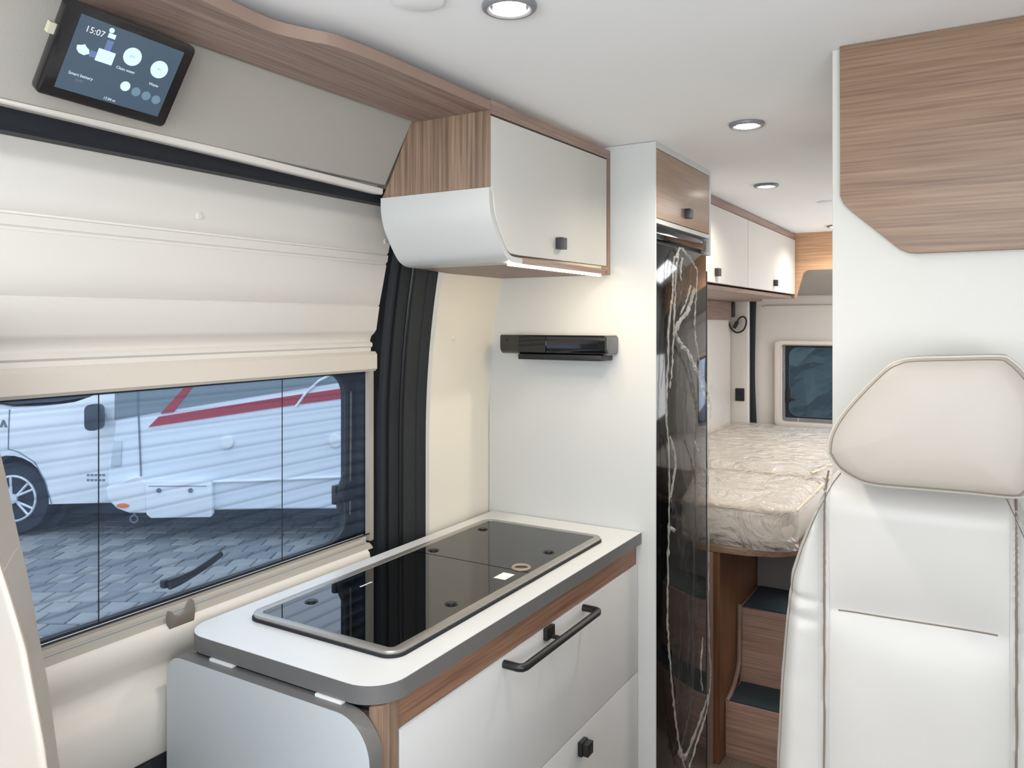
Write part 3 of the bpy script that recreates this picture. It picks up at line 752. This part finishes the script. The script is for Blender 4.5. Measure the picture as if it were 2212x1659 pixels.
# ================================================================== SEAT WITH HEADREST
XC = -0.086
Lt = [(1.222, -0.192), (1.212, -0.203), (1.19, -0.213), (1.15, -0.230), (1.10, -0.250), (1.055, -0.264), (1.0, -0.271), (0.89, -0.280), (0.76, -0.287), (0.45, -0.29)]
ps = empty('passenger_seat', (XC, 1.30, 0.45), label='white leatherette bench seat with headrest in front of the white partition', cat='seat')
def back(u, v):
    z0 = 1.222 + (0.46 - 1.222) * v
    z = z0
    hwid = XC - lerp_tab(Lt, z)
    s = -1 + 2 * u
    x = XC + s * hwid
    seam = 0.124 / hwid
    y = 1.275
    a = abs(s)
    if a > seam:                                        # side bolster rolls away to the back
        t = (a - seam) / (1 - seam)
        y -= 0.012 * math.sin(min(1, t * 1.6) * PI / 2) - 0.06 * max(0, t - 0.55) ** 2 * 4
    else:
        y -= 0.010 * (1 - (a / seam) ** 4)
    y += 0.006 * math.exp(-((a - seam) * hwid / 0.004) ** 2)
    zc = 1.014
    if a < seam:                                        # upper pad overhangs the lower one
        k = (1 - (a / seam) ** 6)
        if z > zc: y += 0.019 * k * math.exp(-((z - zc) / 0.05) ** 1.4)
        else: y += 0.019 * k * math.exp(-((zc - z) / 0.035)) - 0.006 * k * (1 - math.exp(-((zc - z) / 0.05)))
    else:                                               # pulled wrinkles at the crease
        for dz, am, wdt in ((0.012, 0.006, 0.007), (-0.018, 0.005, 0.010), (-0.11, 0.0015, 0.02), (-0.23, 0.0015, 0.03)):
            y += am * min(1, 1.6 * (a - seam) / (1 - seam) + 0.3) * math.exp(-((z - zc - dz - 0.02 * (a - 0.8)) / wdt) ** 2)
    tz = (z - 1.16) / 0.062
    if tz > 0: y += 0.05 * tz ** 2.2
    y += 0.0015 * noise.noise(Vector((x * 12, z * 9, 1)))
    return (x, y, z + 0.003 * s * math.exp(-((z - 1.014) / 0.1) ** 2))
nb = B(); nu, nv = 96, 230
nb.grid(back, nu, nv)
# closed rear
def back_rear(u, v):
    p = back(u, v); return (p[0], 1.385, p[2])
k0 = len(nb.v); nb.grid(back_rear, nu, nv, flip=True)
bd = [i for i in range(nu + 1)]
st = nu + 1
for i in range(nu):
    nb.f.append((i + 1, i, k0 + i, k0 + i + 1)); q = nv * st
    nb.f.append((q + i, q + i + 1, k0 + q + i + 1, k0 + q + i))
for j in range(nv):
    nb.f.append((j * st, (j + 1) * st, k0 + (j + 1) * st, k0 + j * st))
    nb.f.append(((j + 1) * st + nu, j * st + nu, k0 + j * st + nu, k0 + (j + 1) * st + nu))
nb.build('backrest', M['leather'], ps, recalc=False, ang=60)
for s, dx in ((-1, 0), (1, 0)):
    pts = []; pts2 = []; pe = []
    for j in range(60):
        v = 0.008 + j / 60 * 0.985
        z = 1.222 + (0.46 - 1.222) * v
        hwid = XC - lerp_tab(Lt, z)
        u = 0.5 + 0.5 * s * 0.124 / hwid
        p = back(u, v); pts.append((p[0], p[1] - 0.0022, p[2]))
        u = 0.5 + 0.5 * s * 0.116 / hwid; p = back(u, v); pts2.append((p[0], p[1] + 0.0000, p[2]))
        u = 0.5 + 0.5 * s * (1 - 0.008 / hwid); p = back(u, v); pe.append((p[0], p[1] - 0.001, p[2]))
    B().tube(pts, 0.0015, 6).build('seam', M['seam'], ps)
    B().tube(pts2, 0.0006, 5).build('seam', M['piping'], ps)
    B().tube(pe, 0.0008, 6).build('seam', M['seam'], ps)
cz = []
for j in range(40):
    q = back(0.5 + 0.5 * (-0.104 + 0.206 * j / 39) / 0.183, (1.222 - 1.014) / (1.222 - 0.46)); cz.append((q[0], q[1] - 0.0008, q[2]))
B().tube(cz, 0.0012, 6).build('crease_line', M['seam'], ps)  # dark tube paints the shade line in the crease between the pads
B().prism(rr(-0.29, 0.82, 0.11, 1.38, 0.04), 'z', 0.32, 0.47).build('cushion', M['leather'], ps, bev=0.02, seg=4)
# headrest: rounded outline, domed front
ho = [(-0.1925, 1.262), (-0.190, 1.285), (-0.176, 1.315), (-0.150, 1.350), (-0.118, 1.3855), (-0.102, 1.396), (-0.084, 1.401), (-0.03, 1.404), (0.018, 1.406), (0.030, 1.402),
      (0.046, 1.385), (0.060, 1.360), (0.066, 1.330), (0.064, 1.290), (0.056, 1.250), (0.048, 1.230), (0.034, 1.224), (-0.02, 1.224), (-0.08, 1.223), (-0.136, 1.223), (-0.160, 1.230), (-0.180, 1.243)]
ho = [(p.x, p.y) for p in smooth_path([(a, b, 0) for a, b in ho + ho[:1]], 4)][:-1]
hc = (-0.064, 1.312)
hr = B(); rings = []
for k_, (sc__, y) in enumerate(((1.0, 1.275), (1.0, 1.215), (0.995, 1.203), (0.975, 1.194), (0.93, 1.1875), (0.8, 1.182), (0.5, 1.178), (0.2, 1.177))):
    rings.append([(hc[0] + (a - hc[0]) * sc__, y + 0.02 * (1.26 - b) * (1 if b < 1.26 else 0), hc[1] + (b - hc[1]) * sc__) for a, b in ho])
rings.insert(0, [(hc[0] + (a - hc[0]) * 0.9, 1.29, hc[1] + (b - hc[1]) * 0.9) for a, b in ho])
n = len(ho); vs = [p for g_ in rings for p in g_]; fs = []
for i in range(len(rings) - 1):
    for k_ in range(n):
        fs.append((i * n + k_, i * n + (k_ + 1) % n, (i + 1) * n + (k_ + 1) % n, (i + 1) * n + k_))
fs += [tuple(range(n)), tuple(range((len(rings) - 1) * n, len(rings) * n))[::-1]]
hrt = hr.add(vs, fs).build('headrest', M['leather2'], ps, ang=60)
B().tube([(hc[0] + (a - hc[0]) * 0.992, 1.2005, hc[1] + (b - hc[1]) * 0.992) for a, b in ho], 0.0022, 8, closed=True).build('piping', M['piping'], hrt)
B().tube([(hc[0] + (a - hc[0]) * 0.950, 1.1897, hc[1] + (b - hc[1]) * 0.950) for a, b in ho], 0.0007, 6, closed=True).build('seam', M['seam'], hrt)

# near seat at the left edge of the picture
ns = empty('cab_seat', (-1.0, 0.47, 0.4), label='cream leatherette seat back with a dark stitched seam at the left edge', cat='seat')
er = [(1.46, -1.08), (1.40, -1.005), (1.35, -0.967), (1.306, -0.943), (1.264, -0.924), (1.173, -0.885), (1.081, -0.849), (0.987, -0.823), (0.90, -0.803), (0.5, -0.77)]
es_ = [(1.46, -1.02), (1.40, -0.935), (1.35, -0.895), (1.30, -0.862), (1.219, -0.820), (1.195, -0.803), (1.144, -0.770), (1.057, -0.738), (0.97, -0.716), (0.5, -0.68)]
def near(u, v):
    z = 1.455 + (0.5 - 1.455) * v
    a, b = lerp_tab(es_, z), lerp_tab(er, z)
    # u 0..0.6: front face from left to seam, 0.6..1: boxing slanting back to the rear edge
    if u < 0.6:
        x = -1.42 + (a + 1.42) * (u / 0.6); y = 0.400 - 0.010 * math.sin(u / 0.6 * PI)
    else:
        t = (u - 0.6) / 0.4; x = a + (b - a) * t; y = 0.400 + 0.06 * t
        x += 0.004 * math.sin(t * PI); y -= 0.004 * math.sin(t * PI)
    return (x, y + 0.001 * noise.noise(Vector((x * 10, z * 14, 5))), z)
nb = B(); nb.grid(near, 60, 60)
nb.build('backrest', M['leather2'], ns, recalc=True, ang=180)
B().box(-1.40, -0.80, 0.41, 0.50, 0.35, 0.56).build('cushion', M['leather2'], ns, bev=0.02)
g = B(); g.tube([(near(0.6, 0.01 + 0.98 * j / 80)[0] + 0.0008 * (j % 2), near(0.6, 0.01 + 0.98 * j / 80)[1] - 0.0005, near(0.6, 0.01 + 0.98 * j / 80)[2]) for j in range(81)], [0.0007 + 0.0004 * (j % 2) for j in range(81)], 6)
g.build('seam', M['seam'], ns)
pc = []
for j in range(20):
    q = near(0.6 + 0.4 * j / 19 * 0.9, (1.455 - 1.208) / (1.455 - 0.5)); pc.append((q[0] + 0.0004, q[1] - 0.0004, q[2]))
B().tube(pc, 0.0006, 6).build('seam', M['piping'], ns)

# ================================================================== OAK PANEL ON THE PARTITION
wp = [(-0.2025, 1.899), (0.40, 1.899), (0.40, 1.5575), (-0.090, 1.5575), (-0.102, 1.559), (-0.114, 1.5645), (-0.185, 1.630), (-0.196, 1.642), (-0.2015, 1.655)]
o = B().prism(wp, 'y', 1.376, 1.3915).build('wall_panel', M['wood_x'], None, bev=0.001)
tag(o, 'large oak overhead panel with a cut corner on the white partition', 'panel')

# ================================================================== REAR: CABINETS, BED, STEPS
rc = empty('rear_overhead_cabinet', (-1.0, 3.25, 1.57), label='rear overhead cabinet with two white doors and oak surround above the bed', cat='cabinet')
B().box(-1.28, -0.838, 2.33, 4.152, 1.568, 1.583).box(-1.28, -1.10, 4.152, 4.64, 1.568, 1.583).build('bottom_panel', M['wood_y'], rc)
B().box(-1.28, -0.838, 2.33, 4.152, 1.875, 1.899).box(-1.08, -1.06, 2.33, 4.15, 1.583, 1.875).build('carcass', M['wood_y'], rc)
B().box(-0.838, -0.822, 2.33, 4.152, 1.8665, 1.894).build('top_rail', M['wood_y'], rc)
B().box(-1.28, -0.8225, 4.152, 4.168, 1.568, 1.899).build('end_panel', M['wood_z'], rc)
for a, b_, ky in ((2.332, 3.2245, 2.78), (3.2285, 4.148, 3.685)):
    d_ = B().box(-0.838, -0.820, a, b_, 1.590, 1.8635).build('door', M['white_matt'], rc, bev=0.001)
    knob(d_, ky, 1.627, -0.820, 0.014)
rp = B().prism([(-0.823, 1.899), (0.60, 1.899), (0.60, 1.712), (-0.762, 1.712), (-0.776, 1.706), (-0.786, 1.694), (-0.818, 1.580), (-0.823, 1.569)], 'y', 4.17, 4.186).build('rear_fascia', M['wood_rear'], None)
tag(rp, 'warm oak fascia across the rear above the bed window', 'panel')
t3 = B().prism([(4.20, 1.715), (4.69, 1.60), (4.69, 1.64), (4.20, 1.755)], 'x', -1.28, 0.60).build('trim_3', M['beige_cloth'], None, kind='structure')
ub = B().box(-1.2845, -1.262, 3.70, 4.600, 1.462, 1.567).build('wood_block', M['wood_y'], None, bev=0.002)
tag(ub, 'small oak box fixed under the rear overhead cabinet', 'box')

so = empty('power_supply', (-1.27, 4.62, 1.5), label='black plug-in power adapter with a looped cable under the rear cabinet', cat='adapter')
B().box(-1.284, -1.252, 4.585, 4.640, 1.478, 1.567).build('plug_body', M['black'], so, bev=0.008)
cb = smooth_path([(-1.295, 4.618, 1.489), (-1.284, 4.618, 1.438), (-1.264, 4.618, 1.403), (-1.236, 4.618, 1.388), (-1.201, 4.618, 1.403), (-1.185, 4.618, 1.442), (-1.188, 4.618, 1.47), (-1.206, 4.618, 1.481), (-1.225, 4.618, 1.47), (-1.236, 4.618, 1.451), (-1.254, 4.618, 1.413)], 6)
B().tube(cb, 0.0048, 8).build('cable', M['black'], so)
B().tube([(-1.235, 4.618, 1.452), (-1.254, 4.618, 1.415)], 0.011, 10).build('connector', M['black'], so)
ot = empty('wall_socket', (-1.226, 4.64, 1.0), label='square black wall socket low on the rear corner pillar', cat='socket')
B().prism(rr(-1.252, 0.988, -1.200, 1.062, 0.004), 'y', 4.631, 4.641).build('plate', M['black'], ot, bev=0.002)
B().cyl((-1.226, 1.025), 'y', 0.018, 4.629, 4.632, 24).build('socket_face', M['black_matt'], ot)

def puff(x0, x1, y0, y1, z0, z1, r, seed, amp=0.006, crown=0.012, nx=60, ny=60, corner=0.06):
    """mattress block with rounded upright corners and a softly domed top"""
    out = rr(x0, y0, x1, y1, corner, 8)
    b = B(); rings = []
    cx, cy = (x0 + x1) / 2, (y0 + y1) / 2
    hz_ = z1 - z0
    for (ins, z) in ((0.03, z0), (0.008, z0 + 0.008), (0.0, z0 + 0.03), (-0.004, z0 + hz_ * 0.5), (0.0, z1 - 0.03), (0.008, z1 - 0.010), (0.022, z1 - 0.002)):
        rings.append([(cx + (a - cx) * (1 - ins / abs(cx - x0)), cy + (c - cy) * (1 - ins / abs(cy - y0)), z) for a, c in out])
    for s in (0.85, 0.65, 0.4, 0.15):
        rings.append([(cx + (a - cx) * s, cy + (c - cy) * s, z1 + crown * (1 - s ** 3)) for a, c in out])
    n_ = len(out); vs_ = [p for g_ in rings for p in g_]; fs_ = []
    for i in range(len(rings) - 1):
        for k in range(n_):
            fs_.append((i * n_ + k, i * n_ + (k + 1) % n_, (i + 1) * n_ + (k + 1) % n_, (i + 1) * n_ + k))
    fs_ += [tuple(range(n_))[::-1], tuple(range((len(rings) - 1) * n_, len(rings) * n_))]
    return b.add(vs_, fs_), out
def wrap(x0, x1, y0, y1, z0, z1, seed):
    """loose crinkled plastic around a block"""
    b = B()
    def top(u, v):
        x = x0 - 0.004 + (x1 - x0 + 0.008) * u; y = y0 - 0.004 + (y1 - y0 + 0.008) * v
        e = min(u, 1 - u, v, 1 - v)
        q = Vector((x * 5, y * 3.2, seed)); h_ = abs(noise.noise(q)) + 0.5 * abs(noise.noise(q * 2.7)) + 0.2 * abs(noise.noise(q * 7))
        return (x, y, z1 + 0.014 + 0.014 * h_ - (0.03 * (1 - e / 0.06) ** 2 if e < 0.06 else 0))
    b.grid(top, 70, 70)
    def front(u, v):
        x = x0 - 0.004 + (x1 - x0 + 0.008) * u; z = z0 + (z1 - 0.012 - z0) * v
        q = Vector((x * 7, z * 14, seed + 4)); h_ = abs(noise.noise(q)) + 0.5 * abs(noise.noise(q * 2.6))
        e = max(0, 1 - (1 - u) / 0.10)
        return (x, y0 - 0.004 - 0.016 * h_ + 0.055 * e * e, z)
    b.grid(front, 60, 24)
    return b
mp = empty('mattress', (-0.85, 2.87, 0.72), label='small front mattress piece in clear plastic wrap nearest the fridge', cat='mattress', group='plastic-wrapped mattress pieces')
b_, out = puff(-1.28, -0.512, 2.575, 3.165, 0.725, 0.852, 0.03, 1)
b_.build('pad', M['mattress'], mp, ang=60)
B().tube([(x, y, 0.846) for x, y in rr(-1.277, 2.578, -0.515, 3.162, 0.06, 8)], 0.006, 8, closed=True).build('piping', M['piping_bed'], mp)
wrap(-1.28, -0.510, 2.570, 3.160, 0.722, 0.852, 1.0).build('plastic_wrap', M['cover'], mp, recalc=False, ang=70)
mb = empty('mattress', (-0.28, 3.92, 0.72), label='large rear mattress in clear plastic wrap across the back of the van', cat='mattress', group='plastic-wrapped mattress pieces')
b_, out = puff(-1.28, 0.60, 3.20, 4.63, 0.725, 0.855, 0.03, 2, crown=0.006)
b_.build('pad', M['mattress'], mb, ang=60)
B().tube([(x, y, 0.850) for x, y in rr(-1.277, 3.203, 0.597, 4.627, 0.06, 8)], 0.007, 8, closed=True).build('piping', M['piping_bed'], mb)
wrap(-1.28, 0.60, 3.20, 4.63, 0.722, 0.855, 7.0).build('plastic_wrap', M['cover'], mb, recalc=False, ang=70)
B().tube([(-0.572, 3.20, 0.868), (-0.50, 3.60, 0.872), (-0.44, 4.1, 0.872)], 0.006, 8, flat=((0, 0, 1), 0.5)).build('wrap_fold', M['piping_bed'], mb)

bb = empty('platform_bed', (-0.6, 3.4, 0), label='oak platform bed with curved front board, dark recess and two matted steps under the mattresses', cat='bed')
be = [(-1.28, 2.555), (-0.80, 2.552), (-0.66, 2.56), (-0.56, 2.60), (-0.505, 2.66), (-0.49, 2.75), (-0.49, 3.13), (0.60, 3.13), (0.60, 4.63), (-1.28, 4.63)]
B().prism(be, 'z', 0.696, 0.720).build('front_board', M['wood_x'], bb, bev=0.003)
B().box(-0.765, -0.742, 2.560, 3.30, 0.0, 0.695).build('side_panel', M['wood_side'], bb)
B().box(-0.785, -0.762, 2.548, 2.560, 0.0, 0.695).build('edging', M['trim_wood'], bb, label='pale edging strip')
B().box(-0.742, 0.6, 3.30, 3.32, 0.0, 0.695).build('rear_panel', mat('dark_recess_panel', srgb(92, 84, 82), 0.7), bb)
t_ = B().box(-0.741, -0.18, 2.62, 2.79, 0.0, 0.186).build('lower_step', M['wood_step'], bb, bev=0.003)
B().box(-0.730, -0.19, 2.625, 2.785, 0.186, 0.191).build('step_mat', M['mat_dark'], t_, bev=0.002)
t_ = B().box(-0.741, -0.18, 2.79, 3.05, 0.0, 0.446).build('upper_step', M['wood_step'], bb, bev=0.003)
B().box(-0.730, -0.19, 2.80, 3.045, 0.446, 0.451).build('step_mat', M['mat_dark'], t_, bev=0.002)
ep = smooth_path([(-0.735, 2.775, 0.46), (-0.735, 2.773, 0.30), (-0.735, 2.765, 0.25), (-0.735, 2.70, 0.205), (-0.735, 2.62, 0.186)], 6)
B().tube(ep, 0.008, 8).build('edging', M['trim_wood'], bb, label='curved pale edging')
B().box(-0.741, -0.18, 3.05, 3.28, 0.446, 0.66).build('storage_box', mat('grey_storage', srgb(128, 120, 120), 0.7), bb, bev=0.003)

# ================================================================== OUTSIDE
G = -0.50      # ground level seen from the van floor
def out_pt(x, d, z=0.0):
    """x to the right and d away along the street direction -> world"""
    return (math.cos(YAW) * x - math.sin(YAW) * d, math.sin(YAW) * x + math.cos(YAW) * d, z)
gx = empty('ground', out_pt(0, 6, G), YAW, kind='structure')
L().box(-13, 13, -9.0, 30, -0.14, -0.04).build('subsoil', M['ground'], gx)
rnd = random.Random(9)
def paver_mesh(name, m, sx, sy):
    b = L(); b.box(-sx, sx, -sy, sy, -0.05, 0.0)
    me = bpy.data.meshes.new(name); me.from_pydata(b.v, [], b.f)
    bm = bmesh.new(); bm.from_mesh(me)
    bmesh.ops.recalc_face_normals(bm, faces=bm.faces)
    es = [e for e in bm.edges if all(v.co.z > -0.01 for v in e.verts)]
    bmesh.ops.bevel(bm, geom=es, offset=0.006, segments=1, affect='EDGES'); bm.to_mesh(me); bm.free()
    me.materials.append(m); return me
pm = [paver_mesh('paver', M['paver'], 0.095, 0.095), paver_mesh('paver', M['paver_b'], 0.095, 0.095)]
cand = []
far = L()
for j in range(-45, 22):
    for i in range(-34, 18):
        x = i * 0.2 + (0.1 if j % 2 else 0.0); y = j * 0.2
        d = y + 6; X = x
        u = X / d if d > 0.5 else -9
        vis = d > 4.5 and -0.64 < u < -0.17 and d < 8.3
        if vis: cand.append((d, x, y))
        elif d > -2.4 and d < 10 and -6.5 < x < 3:
            wx, wy, _ = out_pt(x, d)
            if -1.5 < wx < 0.8 and -1.9 < wy < 5.0: continue
            k = len(far.v); hx = 0.094; zt = rnd.uniform(-0.004, 0.0)
            far.v += [(x - hx, y - hx, zt), (x + hx, y - hx, zt), (x + hx, y + hx, zt), (x - hx, y + hx, zt),
                      (x - hx, y - hx, -0.04), (x + hx, y - hx, -0.04), (x + hx, y + hx, -0.04), (x - hx, y + hx, -0.04)]
            far.f += [(k, k + 1, k + 2, k + 3), (k, k + 4, k + 5, k + 1), (k + 1, k + 5, k + 6, k + 2), (k + 2, k + 6, k + 7, k + 3), (k + 3, k + 7, k + 4, k)]
cand.sort()
for d, x, y in cand[:300]:
    o = bpy.data.objects.new('paver', rnd.choice(pm)); COL.objects.link(o); o.parent = gx
    o.location = (x, y, rnd.uniform(-0.005, 0.0)); o.rotation_euler = (rnd.uniform(-.012, .012), rnd.uniform(-.012, .012), rnd.uniform(-.01, .01))
for d, x, y in cand[300:]:
    k = len(far.v); hx = 0.094; zt = rnd.uniform(-0.004, 0.0)
    far.v += [(x - hx, y - hx, zt), (x + hx, y - hx, zt), (x + hx, y + hx, zt), (x - hx, y + hx, zt),
              (x - hx, y - hx, -0.04), (x + hx, y - hx, -0.04), (x + hx, y + hx, -0.04), (x - hx, y + hx, -0.04)]
    far.f += [(k, k + 1, k + 2, k + 3), (k, k + 4, k + 5, k + 1), (k + 1, k + 5, k + 6, k + 2), (k + 2, k + 6, k + 7, k + 3), (k + 3, k + 7, k + 4, k)]
far.build('paving', M['paver'], gx, smooth=False, kind='stuff')

# motorhome body straight outside the window (1 unit of local x = 1 m, side facing the van)
cv = empty('motorhome', out_pt(-2.4, 7.0, G), YAW, label='white motorhome with red stripes and dark windows parked outside the window', cat='motorhome')
K = 7.0 / 1701
def c7(u, v): return ((u - 1106) * K + 2.4, 1.45 - (v - 695.5) * K - G)
def poly7(pts, name, m, y0, y1, parent, bev=0.0, **k):
    return L().prism([c7(*p) for p in pts], 'y', y0, y1).build(name, m, parent, bev=bev, **k)
bodyp = [(258, 500), (252, 845), (246, 930), (238, 985), (232, 1030), (231, 1062), (240, 1082), (258, 1098), (285, 1108), (322, 1108), (455, 1103), (600, 1100), (1500, 1098), (1500, 470)]
body = poly7(bodyp, 'body', M['paint2'], 0.0, 2.0, cv, bev=0.03, seg=3)
poly7([(233, 1050), (262, 1042), (300, 1024), (322, 1040), (322, 1106), (285, 1106), (258, 1096), (238, 1078)], 'corner_bumper', M['paint'], -0.05, 0.02, cv, bev=0.02, seg=3)
poly7([(302, 500), (302, 897), (390, 882), (745, 824), (1500, 720), (1500, 480)], 'window_band', M['tinted'], -0.008, 0.01, cv)
poly7([(252, 600), (248, 907), (297, 898), (297, 600)], 'corner_window', M['tinted'], -0.008, 0.01, cv)
poly7([(322, 922), (344, 900), (640, 853), (655, 851), (638, 874), (560, 886)], 'red_stripe', M['red'], -0.012, 0.0, cv)
poly7([(646, 873), (663, 850), (745, 838), (900, 814), (900, 836), (745, 860)], 'red_stripe', M['red'], -0.012, 0.0, cv)
poly7([(348, 893), (376, 889), (420, 832), (470, 760), (440, 760), (400, 836)], 'red_stripe', M['red'], -0.014, 0.0, cv)
g = L(); g.tube([(c7(u, v)[0], -0.012, c7(u, v)[1]) for u, v in ((640, 878), (662, 848), (690, 822), (722, 806), (760, 796))], 0.012, 8); g.build('white_stripe', M['paint'], cv)
g = L(); g.tube([(c7(u, v)[0], -0.006, c7(u, v)[1]) for u, v in ((300, 500), (300, 900), (304, 1000), (308, 1106))], 0.007, 6); g.build('panel_joint', M['panel_line'], cv)
g = L(); g.tube([(c7(u, v)[0], -0.014, c7(u, v)[1]) for u, v in ((455, 1040), (560, 1037), (690, 1031), (900, 1025))], 0.014, 8); g.build('ledge', M['paint'], cv)
hp_ = poly7([(320, 1036), (462, 1036), (464, 1108), (460, 1114), (332, 1116), (322, 1108)], 'service_hatch', M['paint'], -0.06, 0.0, cv, bev=0.012)
for u in (350, 418):
    x, z = c7(u, 1056); L().cyl((x, z), 'y', 0.020, -0.072, -0.058, 16).build('bolt', M['asph'], hp_)
L().box(c7(328, 0)[0], c7(452, 0)[0], -0.064, -0.058, c7(0, 1047)[1] - 0.003, c7(0, 1047)[1] + 0.003).build('hatch_gap', M['panel_line'], hp_)
for u, v in ((491, 955), (725, 952)):
    x, z = c7(u, v); L().cyl((x, z), 'y', 0.055, -0.03, 0.0, 28, r2=0.062).build('vent_cap', M['paint'], cv, bev=0.006)
x, z = c7(272, 1089); L().prism([(x + 0.055 * math.cos(a), z + 0.02 * math.sin(a)) for a in [2 * PI * i / 20 for i in range(20)]], 'y', -0.062, -0.045).build('marker_light', M['orange'], cv, bev=0.004)
poly7([(246, 952), (264, 952), (262, 1006), (240, 1008)], 'tail_lamp', mat('pale_lamp', srgb(196, 206, 214), 0.2), -0.012, 0.0, cv, bev=0.003)
x, z = c7(278, 1127); L().torus((x, 0.10, z), 0.033, 0.008, 'y', 20, 8).box(x - 0.01, x + 0.01, 0.10, 0.12, z + 0.03, z + 0.10).build('tow_eye', M['panel_line'], cv)
for xx in (3.2,):
    for y_ in (0.15, 1.60): L().cyl((xx, 0.325), 'y', 0.325, y_, y_ + 0.22, 28).build('wheel', M['tyre'], cv)
L().box(0.35, 4.0, 0.3, 1.7, 0.16, 0.46).build('chassis', M['arch'], cv)
L().cyl((0.9, 0.30), 'y', 0.10, 0.9, 1.05, 18).box(0.86, 0.94, 0.93, 1.02, 0.0, 0.3).build('jockey_leg', M['arch'], cv)

# its cab, a little narrower than the living body
vn = cv
K8 = 7.12 / 1701
def c8(u, v): return ((u - 1106) * K8 + 2.4, 1.45 - (v - 695.5) * K8 - G)
arch = [(20 + 86 * math.cos(a), 1078 - 94 * math.sin(a)) for a in [PI * i / 14 - 0.12 for i in range(16)]]
vp = [(-700, 700), (-420, 690), (-180, 760), (-90, 868), (0, 884), (55, 882), (110, 877), (160, 869), (195, 857), (225, 843), (262, 800), (300, 720), (300, 1086), (240, 1086)] + arch + [(-66, 1088), (-700, 1090)]
L().prism([c8(*p) for p in vp], 'y', 0.12, 1.9).build('cab_body', M['paint'], vn, bev=0.02, seg=2)
L().prism([c8(*p) for p in [(-150, 790), (-86, 862), (0, 878), (100, 872), (180, 860), (215, 842), (245, 800), (248, 735), (-300, 700)]], 'y', 0.30, 1.7).build('windscreen', M['mirror'], vn)
x, z = c8(20, 1080)
wh = L().cyl((x, z), 'y', 0.325, 0.18, 0.42, 36).build('wheel', M['tyre'], vn, bev=0.03)
g = L().torus((x, 0.175, z), 0.205, 0.012, 'y', 32, 8)
for k in range(5):
    a = PI / 2 + k * 2 * PI / 5 + 0.3
    for da in (-0.18, 0.18):
        g.tube([(x + 0.04 * math.cos(a), 0.17, z + 0.04 * math.sin(a)), (x + 0.20 * math.cos(a + da), 0.175, z + 0.20 * math.sin(a + da))], 0.012, 6)
g.cyl((x, z), 'y', 0.045, 0.155, 0.18, 16); g.build('rim', M['rimw'], wh)
L().cyl((x, z), 'y', 0.39, 0.42, 0.55, 32).box(x - 0.35, x + 1.0, 0.55, 1.8, 0.12, 0.45).build('wheel_arch_liner', M['arch'], vn)
g = L(); g.tube([(c8(u, v)[0], 0.118, c8(u, v)[1]) for u, v in ((21, 884), (19, 930), (18, 970), (40, 976), (75, 998), (98, 1040), (112, 1090))], 0.005, 6)
g.build('door_gap', M['panel_line'], vn)
x, z = c8(222, 897)
mr = L().prism(rr(x - 0.065, z - 0.115, x + 0.065, z + 0.115, 0.05), 'y', -0.08, 0.04).box(x - 0.02, x + 0.02, 0.02, 0.14, z - 0.03, z + 0.03).build('side_mirror', M['mirror'], vn, bev=0.015)
x, z = c8(8, 918); L().prism([(x - 0.035, z - 0.02), (x - 0.012, z - 0.02), (x, z + 0.03), (x + 0.012, z - 0.02), (x + 0.035, z - 0.02), (x + 0.008, z + 0.045), (x - 0.008, z + 0.045)], 'y', 0.112, 0.12).build('badge', M['asph'], vn)
for dv, s_ in ((0, 0.085), (11, 0.085)):
    x, z = c8(208, 1026 + dv)
    for q in range(5):
        L().box(x - s_ + q * 0.035, x - s_ + q * 0.035 + 0.024, 0.116, 0.12, z - 0.010, z + 0.010).build('side_mark', M['panel_line'], vn)

# hedge and building line behind the vehicles
hg = empty('hedge', out_pt(-4.5, 14, G), YAW, label='dark clipped hedge behind the white vehicles', cat='hedge')
def hedge(u, v):
    x = -9 + 22 * u; z = 2.9 * v
    return (x, 0.35 * noise.noise(Vector((x * 2, z * 2, 0))) + 0.12 * noise.noise(Vector((x * 7, z * 7, 1))), z + 0.15 * noise.noise(Vector((x * 3, 1, 0))))
L().grid(hedge, 120, 24).box(-9, 13, 0.3, 1.3, 0, 2.7).build('foliage', M['hedge'], hg, smooth=False)
